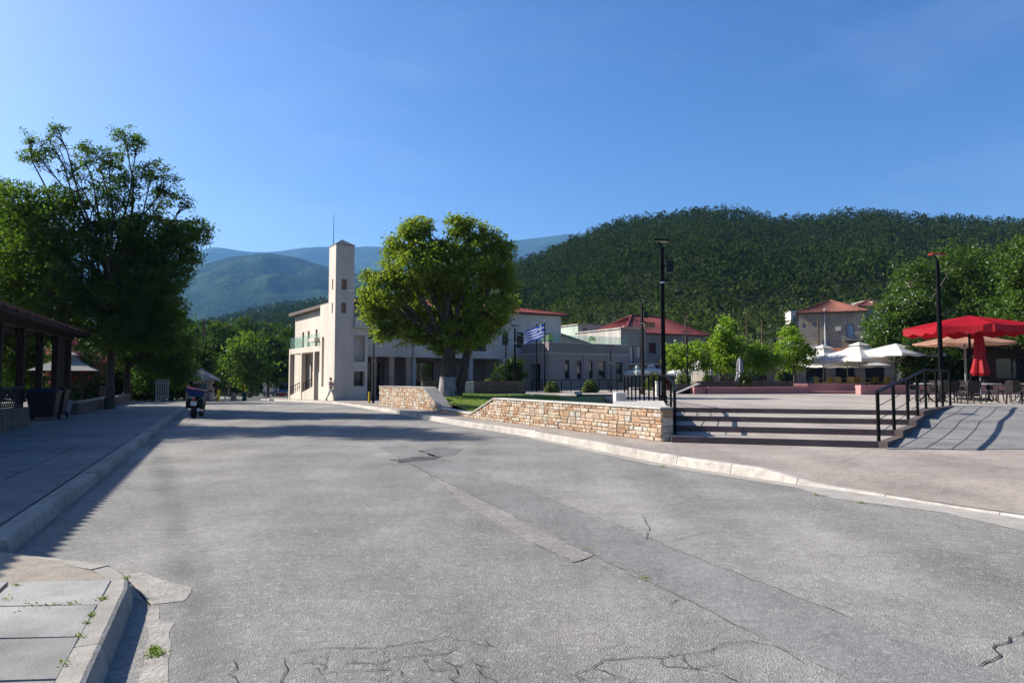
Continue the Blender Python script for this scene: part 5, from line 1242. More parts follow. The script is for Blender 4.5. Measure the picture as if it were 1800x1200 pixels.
# low stone wall with lattice fence at the near end
m_latt = M('lattice_dark', (0.05, 0.045, 0.04), scale=5)
FW = thing('fence_wall', KP(13.3, 3.8, 0.15), 'dark stone wall topped by lattice fence at the left picture edge', 'wall', KA)
MB().box(-0.4, 0, -9, 5.0, -0.1, 0.62).build('stone_base', m_dstone, FW)
fr = MB(); 
for z in (0.66, 1.22): fr.box(-0.24, -0.18, -9, 4.95, z, z + 0.05)
fr.build('fence_rail', m_latt, FW)
mb = MB()
for k in range(70):
    y = -8.9 + k * 0.2
    if y > 4.4: break
    mb.bar((-0.20, y, 0.70), (-0.20, y + 0.5, 1.22), 0.02); mb.bar((-0.22, y + 0.5, 0.70), (-0.22, y, 1.22), 0.02)
stuff(mb.build('lattice', m_latt, FW))
PW = thing('planter_wall', KP(26, 3.75, 0.15), 'low dark stone planter wall beneath the street trees', 'wall', KA)
MB().box(-0.45, 0, 0, 17.5, -0.1, 0.46).build('stone_body', m_dstone, PW); MB().box(-0.48, 0.03, 0, 17.55, 0.462, 0.52).build('coping', M('dark_coping', (0.24, 0.22, 0.19), (0.15, 0.135, 0.115), scale=5), PW)
# bins, planter pot, green slide, white gazebo
m_bin = M('bin_black', (0.012, 0.013, 0.015), scale=4, rough=0.5, stain=0)
def bin_(loc, label, lid):
    r = thing('waste_bin', loc, label, 'bin', KA, 'wheeled waste bins by the pavilion')
    MB().loft([[(-.36, -.36, .12), (.36, -.36, .12), (.36, .36, .12), (-.36, .36, .12)], [(-.46, -.46, 1.0), (.46, -.46, 1.0), (.46, .46, 1.0), (-.46, .46, 1.0)]]).build('body', m_bin, r)
    MB().loft([[(-.5, -.5, 1.005), (.5, -.5, 1.005), (.5, .5, 1.005), (-.5, .5, 1.005)], [(-.5, -.5, 1.06), (.5, -.5, 1.06), (.5, .5, 1.06), (-.5, .5, 1.06)], [(-.4, -.3, 1.16), (.4, -.3, 1.16), (.4, .45, 1.12), (-.4, .45, 1.12)]]).build('lid', lid, r)
    for sx in (-1, 1): MB().tube([(sx * .38, .36, .1), (sx * .46, .36, .1)], 0.1, 12).build('wheel', m_bin, r)
    return r
bin_(KP(22.2, 4.2, .15), 'black wheeled bin nearest the lattice fence', M('bin_lid_blue', (0.012, 0.02, 0.05), scale=4, rough=0.5)); bin_(KP(23.7, 4.2, .15), 'black wheeled bin nearest the pale plant pot', m_bin)
pt = thing('plant_pot', KP(25.4, 4.1, .15), 'pale tall plant pot at the planter wall end', 'plant pot'); MB().lathe([(0.16, 0), (0.25, 0.62), (0.27, 0.66), (0.22, 0.66), (0.2, 0.6)], 14).build('pot', M('pot_grey', (0.22, 0.23, 0.25), scale=4), pt)
nr = np.random.default_rng(3); v, f = leaf_quads(unit(nr.normal(size=(220, 3))) * 0.3 + np.array([0, 0, .9]), 0.12, nr); link('foliage', np_mesh('foliage', v, f, m_dark), pt)
sl = thing('playground_slide', (-29.8, 37, .15), 'green playground slide seen between the pavilion posts', 'slide', KA)
MB().loft([[(-.3, 0, .1), (.3, 0, .1), (.3, 0, .16), (-.3, 0, .16)], [(-.3, 2.6, 1.5), (.3, 2.6, 1.5), (.3, 2.6, 1.56), (-.3, 2.6, 1.56)]]).build('chute', M('slide_green', (0.12, 0.3, 0.05), scale=3), sl)
for sx in (-.3, .3): MB().bar((sx, 2.6, 0), (sx, 2.6, 2.4), .07).build('post', m_black, sl)
gzb = thing('gazebo', (-27.3, 42, .15), 'white tented gazebo roof behind the pavilion posts', 'gazebo', KA)
for sx in (-2, 2):
    for sy in (-2, 2): MB().bar((sx, sy, 0), (sx, sy, 2.5), .09).build('post', m_wooddk, gzb)
gzb.scale = (.75, .75, .82)
m_canvas = M('white_canvas_shaded', (0.36, 0.35, 0.33), (0.28, 0.27, 0.25), scale=1.5, stain=0.1)  # white cloth greyed, the shade over the gazebo is in the colour
MB().loft([[(-2.3, -2.3, 2.45), (2.3, -2.3, 2.45), (2.3, 2.3, 2.45), (-2.3, 2.3, 2.45)], [(-.9, -.9, 3.15), (.9, -.9, 3.15), (.9, .9, 3.15), (-.9, .9, 3.15)], [(-.5, -.5, 3.6), (.5, -.5, 3.6), (.5, .5, 3.6), (-.5, .5, 3.6)]]).build('roof', m_canvas, gzb)
MB().loft([[(-.7, -.7, 3.62), (.7, -.7, 3.62), (.7, .7, 3.62), (-.7, .7, 3.62)], [(-.1, -.1, 3.95), (.1, -.1, 3.95), (.1, .1, 3.95), (-.1, .1, 3.95)]]).build('roof_cap', m_canvas, gzb)
gt = thing('white_gate', (D(285, 690, 48).x, 48, 0.1), 'white slatted gate beyond the planter wall', 'gate', R(20))
for k in range(6): MB().box(-0.42 + k * .15, -0.33 + k * .15, 0, .04, 0.05, 1.55).build('slat', m_rawc, gt)
for z in (0.3, 1.2): MB().box(-0.45, 0.47, .042, .08, z, z + .08).build('rail', m_white, gt)
fw2 = thing('board_fence', KP(37.2, 4.6, 0.1), 'dark board fence between oleander and white gate', 'fence', KA)
for k in range(16): MB().box(-.03, .03, k * .22, k * .22 + .2, 0, 1.15).build('board', m_wooddk, fw2)
# kiosk at the corner
kx = D(352, 690, 58); kk = thing('kiosk', (kx.x, 58, gz(58)), 'small kiosk with grey pyramid roof behind the motorcycle', 'kiosk', R(15))
MB().box(-.95, .95, -.95, .95, 0, 1.75).build('wall', m_greyw, kk)
MB().loft([[(-1.4, -1.4, 1.76), (1.4, -1.4, 1.76), (1.4, 1.4, 1.76), (-1.4, 1.4, 1.76)], [(-1.4, -1.4, 1.82), (1.4, -1.4, 1.82), (1.4, 1.4, 1.82), (-1.4, 1.4, 1.82)], [(-.1, -.1, 2.75), (.1, -.1, 2.75), (.1, .1, 2.75), (-.1, .1, 2.75)]]).build('roof', m_lead, kk)
MB().box(-.6, .6, -.99, -.952, .8, 1.5).build('hatch', m_frame, kk)
def simple(name, label, cat, px, py, Y, parts, rz=0, group=None):
    c = D(px, py, Y); r = thing(name, (c.x, Y, gz(Y) + 0.0), label, cat, rz, group)
    for nm, mb, mt in parts: mb.build(nm, mt, r)
    return r
m_yel = M('yellow_paint', (0.55, 0.42, 0.03), (0.45, 0.33, 0.02), scale=5)
simple('yellow_post', 'short yellow post right of the kiosk', 'post', 384, 690, 57, [('shaft', MB().tube([(0, 0, 0), (0, 0, .95)], .11, 10), m_yel), ('cap', MB().tube([(0, 0, .951), (0, 0, .99)], .13, 10), m_yel)])
simple('waste_bin', 'small pale bin between kiosk and yellow post', 'bin', 373, 690, 57, [('body', MB().lathe([(0.16, .05), (.2, .7)], 12), m_white), ('lid', MB().lathe([(0.21, .705), (.2, .78), (0.05, .84)], 12), m_lead)])
simple('sign_post', 'thin green and yellow post at the road end', 'post', 430, 690, 60, [('pole', MB().tube([(0, 0, 0), (0, 0, 1.5)], .04, 8), m_yel), ('base_box', MB().box(-.14, .14, -.14, .14, 0, .75), M('box_green', (0.02, 0.06, 0.05), scale=4))])
simple('pale_stump', 'pale stone block left of the sign post', 'stone', 411, 690, 62, [('block', MB().loft([[(-.25, -.2, 0), (.25, -.2, 0), (.25, .2, 0), (-.25, .2, 0)], [(-.15, -.14, .6), (.16, -.14, .6), (.14, .14, .6), (-.14, .14, .6)]]), m_greyw), ('top', MB().box(-.12, .12, -.12, .12, .603, .66), m_white)])
gr = simple('guard_rail', 'thin guard rail along the far road end', 'railing', 405, 690, 66, [])
for z in (0.35, 0.7): MB().bar((-2.5, 0, z), (5.5, 0, z), .05).build('rail', m_lead, gr)
for k in range(5): MB().bar((-2.5 + k * 2, 0, 0), (-2.5 + k * 2, 0, .85), .07).build('post', m_lead, gr)

# ------------------------------------------------------------------ vehicles
m_tyre = M('tyre', (0.015, 0.015, 0.015), scale=6, rough=0.8, stain=0); m_chrome = M('chrome', (0.55, 0.55, 0.56), scale=3, rough=0.25, metal=0.9, stain=0)
def wheel(parent, x, y, r, w, name='wheel'):
    t = MB().lathe([(r * .55, -w / 2), (r * .93, -w / 2), (r, -w / 2 * .6), (r, w / 2 * .6), (r * .93, w / 2), (r * .55, w / 2)], 18).build(name, m_tyre, parent)
    t.location = (x, y, r); t.rotation_euler = (0, R(90), 0)
    MB().lathe([(0.02, -w / 2 * 1.02), (r * .54, -w / 2 * .9), (r * .54, w / 2 * .9), (0.02, w / 2 * 1.02)], 14).build('rim', m_chrome, t)
def car_front(loc, rz, label, cat, name, body, hgt, w, L_, box=False, plate=None):
    r = thing(name, loc, label, cat, rz); h = w / 2
    # local: front faces -y
    prof = [(0.0, 0.3), (-0.02, 0.62), (0.08, 0.78), (0.75, 0.95), (1.25, hgt * .93), (1.5, hgt), (2.6, hgt), (2.75, 0.98), (L_, 0.95), (L_, 0.3)] if not box else [(0, .3), (-.02, .7), (.06, .85), (.25, 1.0), (.75, 1.75), (1.0, 1.85), (1.8, 1.85), (1.82, 1.0), (L_, 1.0), (L_, .3)]
    def ring(s, ins=1.0): return [(s * h * (1 if z < 1.0 else 0.86), y, z) for y, z in prof]
    mb = MB(); n = len(prof); A = [(-a[0] * 1, a[1], a[2]) for a in ring(1)]; B = ring(1); mb.loft([A, B]); mb.build('body', body, r)
    q = (0.80, 1.0, 1.22, hgt * .90) if not box else (0.30, 1.08, .70, 1.68)
    MB().loft([[(-h * .8, q[0] - .02, q[1]), (h * .8, q[0] - .02, q[1]), (h * .72, q[2] - .02, q[3]), (-h * .72, q[2] - .02, q[3])], [(-h * .8, q[0] + .02, q[1] + .01), (h * .8, q[0] + .02, q[1] + .01), (h * .72, q[2] + .02, q[3] + .01), (-h * .72, q[2] + .02, q[3] + .01)]]).build('windscreen', m_glassd, r)
    for s in (-1, 1):
        MB().box(s * h * .68 - .16, s * h * .68 + .16, -0.05, 0.0, .6, .74).build('headlight', m_chrome, r)
        MB().box(s * (h + .1) - .08, s * (h + .1) + .08, 1.0, 1.1, 1.05, 1.2).build('mirror', m_black, r)
        for y in (.75, L_ - .8): wheel(r, s * (h - .12), y, .33, .2)
    MB().box(-h * .95, h * .95, -0.09, -0.03, .3, .48).build('bumper', m_black, r); MB().box(-h * .45, h * .45, -0.06, -.025, .56, .68).build('grille', m_black, r)
    if plate: MB().box(-h * .62, h * .62, -0.13, -.095, .30, .62).build('front_panel', plate, r)
    return r
m_blue = M('blue_car_paint', (0.06, 0.13, 0.30), (0.05, 0.11, 0.27), scale=2, rough=0.3, spec=0.5, stain=0); m_whitep = M('white_car_paint', (0.62, 0.62, 0.62), scale=2, rough=0.3, spec=0.5, stain=0)
c = D(497, 697, 92); car_front((c.x, 92, gz(92)), R(-6), 'blue pickup truck with red front panel facing the camera at the road end', 'pickup', 'parked_pickup', m_blue, 1.75, 1.65, 4.4, True, M('red_panel', (0.35, 0.03, 0.03), scale=3))
c = D(471, 697, 100); vn = thing('parked_van', (c.x, 100, gz(100)), 'white box van parked left of the blue pickup', 'van', R(10))
MB().cbox(-.72, .72, 0, 2.6, .75, 2.0, .05).build('box_body', m_whitep, vn); MB().box(-.70, .70, .02, 4.2, .35, .745).build('chassis', m_blue, vn); MB().loft([[(-.68, 2.65, .75), (.68, 2.65, .75), (.68, 4.15, .75), (-.68, 4.15, .75)], [(-.62, 2.65, 1.7), (.62, 2.65, 1.7), (.62, 3.5, 1.7), (-.62, 3.5, 1.7)]]).build('cab', m_blue, vn)
for s in (-1, 1):
    MB().box(s * .55 - .09, s * .55 + .09, -.03, .018, .45, .62).build('tail_light', M('tail_red', (0.3, 0.02, 0.02), scale=3), vn)
    for y in (.7, 3.4): wheel(vn, s * .62, y, .32, .2)
# motorcycle by the kerb, seen from behind; local y forward
mc = thing('motorcycle', (G(338, 735).x, G(338, 735).y + 0.1, 0), 'black motorcycle with blue and red luggage parked at the left kerb', 'motorcycle', R(24))
mc.rotation_euler = (0, R(6), R(14)); mc.scale = (1.1,) * 3
wheel(mc, 0, 0.0, .31, .16); wheel(mc, 0.02, 1.35, .31, .12)
m_blk = M('black_paint', (0.012, 0.012, 0.014), scale=4, rough=0.3, spec=0.5, stain=0)
MB().tube([(0, .1, .62), (0, .35, .74), (0, .7, .86), (0, 1.0, .92), (0, 1.2, .86)], [.13, .17, .2, .17, .1], 10).build('tank_and_seat', m_blk, mc, smooth=True)
MB().box(-.17, .17, .35, .95, .28, .68).build('engine', m_lead, mc)
MB().tube([(0, -.30, .62), (0, -.1, .70), (0, .1, .68)], [.05, .12, .14], 8).build('rear_fender', m_blk, mc, smooth=True)
MB().tube([(.2, -.35, .36), (.2, .2, .30), (.16, .6, .3)], [.07, .07, .04], 10).build('exhaust', m_chrome, mc)
MB().bar((0, 1.35, .31), (0, 1.02, 1.02), .09, .16).build('front_fork', m_chrome, mc)
hb = MB().tube([(-.40, .82, 1.06), (-.2, .95, 1.08), (.2, .95, 1.08), (.40, .82, 1.06)], .018, 6).build('handlebar', m_black, mc)
for s in (-1, 1):
    MB().tube([(s * .33, .88, 1.08), (s * .42, .9, 1.26)], .01, 5).build('mirror_stem', m_black, mc)
    m_ = MB().tube([(s * .43, .88, 1.31), (s * .43, .91, 1.31)], .075, 10).build('mirror', m_black, mc)
    MB().loft([[(s * .2 - .08, -.12, .36), (s * .2 + .08, -.12, .36), (s * .2 + .08, .34, .40), (s * .2 - .08, .34, .40)], [(s * .22 - .1, -.18, .55), (s * .22 + .1, -.18, .55), (s * .22 + .1, .38, .58), (s * .22 - .1, .38, .58)], [(s * .2 - .07, -.12, .74), (s * .2 + .07, -.12, .74), (s * .2 + .07, .3, .76), (s * .2 - .07, .3, .76)]]).build('pannier', m_bin, mc)
ws = MB(); ws.loft([[(-.2, 1.08, 1.0), (.2, 1.08, 1.0), (.2, 1.10, 1.0), (-.2, 1.10, 1.0)], [(-.16, .98, 1.36), (.16, .98, 1.36), (.16, 1.0, 1.36), (-.16, 1.0, 1.36)]]); ws.build('windscreen', m_glasst, mc)
bx = MB().loft([[(-.20, -.26, .84), (.20, -.26, .84), (.20, .2, .84), (-.20, .2, .84)], [(-.30, -.32, .96), (.30, -.32, .96), (.30, .24, .98), (-.30, .24, .98)], [(-.36, -.32, 1.10), (.34, -.32, 1.06), (.34, .26, 1.08), (-.36, .26, 1.12)]]).build('luggage_crate', M('crate_blue', (0.012, 0.035, 0.13), scale=4, rough=0.5), mc)
MB().loft([[(-.37, -.33, 1.104), (.35, -.33, 1.064), (.35, .27, 1.084), (-.37, .27, 1.124)], [(-.34, -.30, 1.14), (.32, -.30, 1.10), (.32, .24, 1.12), (-.34, .24, 1.16)]]).build('crate_rim', M('crate_red', (0.22, 0.02, 0.03), scale=4, rough=0.5), bx)
MB().box(-.11, .11, -.36, -.345, .50, .66).build('number_plate', m_whitep, mc); MB().box(-.09, .09, -.35, -.31, .70, .76).build('tail_light', M('tail_red', (0.3, 0.02, 0.02), scale=3), mc)
MB().tube([(-.14, .5, .3), (-.32, .42, .02)], .015, 5).build('side_stand', m_black, mc)

# ------------------------------------------------------------------ lamps, poles, flag
m_lampglass = M('lamp_panel', (0.32, 0.34, 0.36), scale=3, rough=0.3, stain=0)
def lamp_tall(loc, label, h=5.9, rz=0, extras=True, head=None):
    r = thing('plaza_lamp', loc, label, 'street lamp', rz, 'tall plaza lamps')
    MB().box(-.16, .16, -.16, .16, 0, .03).box(-.10, .10, -.10, .10, .03, .35).build('base', m_black, r)
    MB().loft([[(-.075, -.075, .35), (.075, -.075, .35), (.075, .075, .35), (-.075, .075, .35)], [(-.055, -.055, h), (.055, -.055, h), (.055, .055, h), (-.055, .055, h)]]).build('post', m_black, r)
    MB().bar((0, 0, h - .02), (-.17, 0, h + .26), .05).build('arm', m_black, r)
    hd = MB().loft([[(-.26, -.17, h + .22), (.24, -.17, h + .19), (.24, .17, h + .19), (-.26, .17, h + .22)], [(-.28, -.19, h + .28), (.26, -.19, h + .23), (.26, .19, h + .23), (-.28, .19, h + .28)]]).build('lamp_head', head or m_black, r)
    MB().loft([[(-.2, -.13, h + .212), (.2, -.13, h + .187), (.2, .13, h + .187), (-.2, .13, h + .212)], [(-.2, -.13, h + .215), (.2, -.13, h + .19), (.2, .13, h + .19), (-.2, .13, h + .215)]]).build('light_panel', m_lampglass, hd)
    if extras:
        MB().tube([(0, 0, h * .77), (0, 0, h * .77 + .05)], .085, 8).build('band', m_chrome, r)
        MB().bar((0, 0, h - .65), (.2, 0, h - .65), .04).build('bracket', m_black, r); MB().cbox(.13, .37, -.14, .14, h - .9, h - .50, .03).build('loudspeaker', m_bin, r)
        MB().box(.06, .24, -.04, .04, h - 1.22, h - 1.12).build('camera_unit', m_bin, r)
    return r
lamp_tall((G(1167, 712, PLZ).x, G(1167, 712, PLZ).y, PLZ), 'tall black plaza lamp with loudspeaker near the top of the steps', 5.55, R(-5))
lamp_tall((G(1656, 705, PLZ).x, G(1656, 705, PLZ).y, PLZ), 'tall black plaza lamp with reddish head in front of the red parasol', 5.85, R(-5), False, M('lamp_red', (0.28, 0.03, 0.03), scale=3))
lamp_tall((D(1130, 690, 41).x, 41, PLZ), 'tall black plaza lamp behind the railing right of the annex', 5.5, R(30))
lamp_tall((D(905, 690, 47).x, 47, 0.7), 'tall black lamp with floodlight left of the flag', 4.4, R(10))
def lamp_small(loc, label, h=4.0, rz=0):
    r = thing('street_lamp', loc, label, 'street lamp', rz, 'small lamps with flat tops')
    MB().tube([(0, 0, 0), (0, 0, .5), (0, 0, .52), (0, 0, h - .35)], [.075, .07, .045, .04], 10).build('post', m_black, r)
    for s in (-1, 1): MB().bar((0, 0, h - .38), (s * .2, 0, h - .03), .022).build('bracket', m_black, r)
    hd = MB().lathe([(0.1, h - .035), (.29, h - .03), (.30, h), (.05, h + .03)], 18).build('lamp_head', m_black, r)
    MB().lathe([(.02, h - .05), (.14, h - .045), (.14, h - .036)], 14).build('light_panel', m_lampglass, hd)
    MB().tube([(0, 0, h * .62), (0, 0, h * .62 + .05)], .06, 8).build('band', m_chrome, r)
    return r
c = G(656, 708, .17); lamp_small((c.x, c.y, .15), 'small black lamp between tower and stone wall', 4.2)
lamp_small((D(889, 690, 46).x, 46, .7), 'small black lamp just left of the tall floodlight lamp', 3.6); lamp_small((D(1074, 690, 48).x, 48, .7), 'small black lamp before the annex right windows', 3.3)
lamp_small((D(1209, 690, 43).x, 43, PLZ), 'slim black lamp standing before the pink bench wall', 3.9)
def pole(px, py_top, Y, zb, label, arms=None, r0=.11):
    t = D(px, py_top, Y); r = thing('utility_pole', (t.x, Y, zb), label, 'pole', 0, 'utility poles'); h = t.z - zb
    MB().tube([(0, 0, 0), (0, 0, h)], [r0, r0 * .7], 8).build('shaft', M('pole_wood', (0.10, 0.065, 0.045), (0.07, 0.045, 0.03), scale=5), r)
    if arms == 'lamp':
        for s in (-1, 1): MB().tube([(0, 0, h * .62), (s * .5, 0, h * .62 + .35), (s * .95, 0, h * .62 + .5)], .035, 6).build('lamp_arm', m_lead, r); MB().ball((s * 1.1, 0, h * .62 + .52), (.22, .1, .07)).build('lamp_head', m_lead, r)
    elif arms: MB().bar((-arms, 0, h - .3), (arms, 0, h - .3), .1).build('crossarm', m_wooddk, r)
    return r
pole(1205, 548, 74, 1.0, 'brown utility pole in front of the red roofed house', .35); pole(1312, 552, 84, 1.0, 'brown utility pole above the plaza trees', None); pole(1339, 562, 80, 1.0, 'utility pole with two lamp arms above the plaza trees', 'lamp')
pole(1438, 555, 92, 4.0, 'dark pole in front of the stone house', None, .14)
pole(345, 575, 66, gz(66), 'slim pole left of the crossarm pole behind the kiosk', .3, .07); pole(358, 562, 72, gz(72), 'taller pole with crossarm behind the kiosk', .7, .12)
for a, b, Y0, Y1 in (((1205, 550), (1312, 555), 74, 84), ((1312, 555), (1438, 558), 84, 92)):
    A = D(*a, Y0); B = D(*b, Y1); P = [A.lerp(B, k / 12) - Vector((0, 0, 1.0 * math.sin(math.pi * k / 12))) for k in range(13)]
    tag(MB().tube([p - A for p in P], .012, 4).build('power_cable', m_black, loc=A), 'thin cable sagging between the brown poles ' + ('at left' if a[0] < 1300 else 'towards the stone house'), 'cable')
# flagpoles and flag
def flagpole(px, ytop, Y, label):
    t = D(px, ytop, Y); r = thing('flagpole', (t.x, Y, .6), label, 'flagpole', 0, 'flagpoles'); h = t.z - .6
    MB().tube([(0, 0, 0), (0, 0, h)], [.055, .035], 8).build('pole', m_black, r); MB().ball((0, 0, h), .06).build('finial', m_chrome, r); return t, r
flagpole(943, 568, 48.6, 'bare black flagpole left of the flag'); tp, _ = flagpole(957.5, 565, 48, 'black flagpole carrying the blue and white flag')
fl = MB(); nx, nz = 27, 18; W_, H_ = 1.5, 0.95
def fp(i, j):
    u, v = i / nx, j / nz; x = -W_ * u * 0.92; drop = 0.62 * u ** 1.15; return (x, 0.10 * math.sin(7 * u + 1.5 * v) * (0.3 + u), -0.10 - H_ * v * (1 - .12 * u) - drop + 0.05 * math.sin(9 * u + 2 * v) * u)
fv_ = [fp(i, j) for j in range(nz + 1) for i in range(nx + 1)]; fl.v = fv_
for j in range(nz):
    for i in range(nx):
        st = j // 2; colr = st % 2
        if i < 10 and j < 10: colr = 1 if (4 <= i < 6 or 4 <= j < 6) else 0
        fl.f.append([j * (nx + 1) + i, j * (nx + 1) + i + 1, (j + 1) * (nx + 1) + i + 1, (j + 1) * (nx + 1) + i]); fl.m.append(colr)
m_fb = leafmat('flag_blue', (0.02, 0.07, 0.38), (0.03, 0.09, 0.45), 0.45, 0.02, (1.2, 1.2, 1.2)); m_fw = leafmat('flag_white', (0.6, 0.62, 0.66), (0.66, 0.68, 0.7), 0.45, 0.02, (1, 1, 1))
tag(fl.build('flag', [m_fb, m_fw], loc=(tp.x - .04, 48, tp.z - .05), smooth=True), 'blue and white striped flag with white cross flying from the pole', 'flag')

# ------------------------------------------------------------------ parasols
m_red = leafmat('red_canvas', (0.30, 0.008, 0.018), (0.36, 0.012, 0.022), 0.3, 0.02, (1.1, .9, .9)); m_wcan = leafmat('white_parasol', (0.53, 0.515, 0.49), (0.58, 0.565, 0.535), 0.25, 0.02, (1, .95, .85)); m_beige = leafmat('beige_parasol', (0.34, 0.19, 0.13), (0.38, 0.22, 0.15), 0.3, 0.02, (1.1, .9, .8))
def parasol(name, loc, label, R_, n, z_edge, z_top, mat, rz=0, val=0.18, vent=0, pole_r=.035, wavy=0.05, group=None, ribs=True, offset=None):
    r = thing(name, loc, label, 'parasol', rz, group)
    A = [2 * math.pi * (k + .5) / n for k in range(n)]; m = 8; ring = []
    def edge(t, rr, z, sag):
        P = []
        for k in range(n):
            a, b = A[k], A[(k + 1) % n]
            for q in range(m):
                s = q / m; x = math.cos(a) * (1 - s) + math.cos(b) * s; y = math.sin(a) * (1 - s) + math.sin(b) * s; g = math.sin(math.pi * s)
                P.append((x * rr * (1 - .05 * g * sag), y * rr * (1 - .05 * g * sag), z - .05 * g * sag * (1 if sag > 0 else 0)))
        return P
    inner = vent * 0.75 if vent else 0.03
    zi = z_top - (0.10 if vent else 0)
    rings = [edge(0, R_, z_edge, 1), edge(0, R_ * .66, z_edge + (zi - z_edge) * .37, .6), edge(0, max(inner, R_ * .33), z_edge + (zi - z_edge) * (.70 if R_ * .33 > inner else .98), .3), edge(0, inner, zi, 0)]
    cn = MB().loft(rings, caps=False).build('canopy', mat, r)
    if val:
        e = edge(0, R_, z_edge, 1); mb = MB(); e2 = []
        for i, p in enumerate(e): e2.append((p[0] * 1.004, p[1] * 1.004, p[2] - val * (1 + .25 * math.sin(i * 2.1)) ))
        mb.loft([e2, e], caps=False).build('valance', mat, cn)
    if vent: MB().loft([edge(0, vent, z_top - .02, .5), edge(0, .05, z_top + .22, 0)], caps=False).build('vent_cap', mat, cn)
    px_, py_ = offset or (0, 0)
    MB().tube([(px_, py_, 0), (px_, py_, z_top - .03 if not offset else z_top + .1)], pole_r, 8).build('pole', m_lead if mat is not m_red else m_black, r)
    MB().cbox(px_ - .4, px_ + .4, py_ - .4, py_ + .4, 0.0, .1, .02).build('base', m_bin, r)
    if ribs:
        for k in range(n):
            a = A[k]; MB().bar((math.cos(a) * .05, math.sin(a) * .05, z_top - .12), (math.cos(a) * R_ * .97, math.sin(a) * R_ * .97, z_edge - .03), .025).build('rib', m_chrome, r)
            MB().bar((math.cos(a) * .06, math.sin(a) * .06, z_edge - .25), (math.cos(a) * R_ * .5, math.sin(a) * R_ * .5, z_edge + (z_top - z_edge) * .45), .02).build('strut', m_chrome, r)
    if offset: MB().bar((px_, py_, z_top + .08), (0, 0, z_top + .15), .07).build('arm', m_lead, r)
    return r
q = D(1708, 700, 30); parasol('parasol', (q.x, 30, PLZ), 'large open red parasol above the dark chairs', 2.62, 8, 3.15, 3.70, m_red, R(8), .28, 0, .05)
q = D(1697, 700, 36); parasol('parasol', (q.x, 36, PLZ), 'beige cantilever parasol behind the red one', 2.45, 8, 2.78, 3.3, m_beige, R(10), 0.05, 0, .06, offset=(.55, .5))
q = D(1577, 680, 47); parasol('parasol', (q.x, 47, PLZ), 'flat white parasol on a slim pole, rightmost of the white ones', 2.95, 4, 2.62, 3.35, m_wcan, R(22), .16)
q = D(1512, 680, 49); parasol('parasol', (q.x, 49, PLZ), 'large white parasol with vent cap, middle of the white group', 3.35, 4, 2.35, 3.35, m_wcan, R(20), .22, .75)
q = D(1448, 680, 51); parasol('parasol', (q.x, 51, PLZ), 'white parasol with vent cap beside the bushy plaza tree', 2.95, 4, 2.2, 3.25, m_wcan, R(24), .22, .75)
q = D(1490, 680, 54); parasol('parasol', (q.x, 54, PLZ), 'cream parasol partly hidden below the white ones', 3.0, 4, 2.0, 2.6, m_wcan, R(15), .12)
q = D(1120, 680, 60); parasol('parasol', (q.x, 60, PLZ), 'small white parasol nearest the annex corner', 1.15, 4, 1.55, 1.9, m_wcan, R(33), .28, .35)
q = D(1145, 680, 62); parasol('parasol', (q.x, 62, PLZ), 'white parasol between annex and the tall plaza lamp', 1.45, 4, 1.65, 2.05, m_wcan, R(33), .2, .4)
q = D(1185, 680, 63); parasol('parasol', (q.x, 63, PLZ), 'low white parasol behind the red leaved shrub', 1.6, 4, 1.35, 1.75, m_wcan, R(33), .1)
tn = thing('white_tent', (D(1228, 680, 58).x, 58, PLZ), 'white pitched awning behind the small plaza tree', 'awning', R(20))
MB().loft([[(-1.5, -1.2, 1.5), (1.3, -1.2, 1.9), (1.3, 1.2, 1.9), (-1.5, 1.2, 1.5)], [(-1.5, -1.2, 1.55), (1.3, -1.2, 2.75), (1.3, 1.2, 2.75), (-1.5, 1.2, 1.55)]]).build('canopy', m_wcan, tn)
for x_, h_ in ((-1.4, 1.5), (1.25, 1.9)):
    for y_ in (-1.1, 1.1): MB().bar((x_, y_, 0), (x_, y_, h_), .06).build('post', m_white, tn)
def closed(px, Y, z0, z1, rr_, mat, label, sc=1.0):
    q = D(px, 680, Y); r = thing('closed_parasol', (q.x, Y, PLZ), label, 'parasol', 0)
    def wob(k, z): return 1 + .22 * math.sin(k * 2 * math.pi / 4) * (1 if z < z1 - .2 else .3)
    MB().lathe([(rr_ * .75, z0), (rr_, z0 + .12), (rr_ * .85, z0 + .35), (rr_ * .55, z0 + (z1 - z0) * .45), (rr_ * .62, z0 + (z1 - z0) * .55), (rr_ * .5, z0 + (z1 - z0) * .85), (rr_ * .3, z1)], 24, wob=wob).build('folded_canopy', mat, r)
    MB().lathe([(rr_ * .66, z0 + (z1 - z0) * .44), (rr_ * .68, z0 + (z1 - z0) * .50)], 16).build('strap', mat, r)
    MB().tube([(0, 0, 0), (0, 0, z1 + .15)], .035, 8).build('pole', m_lead, r); MB().cbox(-.3, .3, -.3, .3, 0, .08, .02).build('base', m_bin, r)
closed(1724, 28.6, 1.05, 2.85, .3, m_red, 'closed red parasol hanging folded below the open one')
m_gcan = M('grey_canvas', (0.35, 0.35, 0.36), (0.28, 0.28, 0.29), scale=2)
closed(1301, 46, .45, 2.3, .36, m_gcan, 'closed grey parasol right of the pointed plaza tree'); closed(1250, 47, .5, 2.0, .22, m_gcan, 'closed slim grey parasol under the pointed plaza tree'); closed(1583, 46.5, .8, 2.0, .2, m_wcan, 'closed white parasol next to the slim white pole')

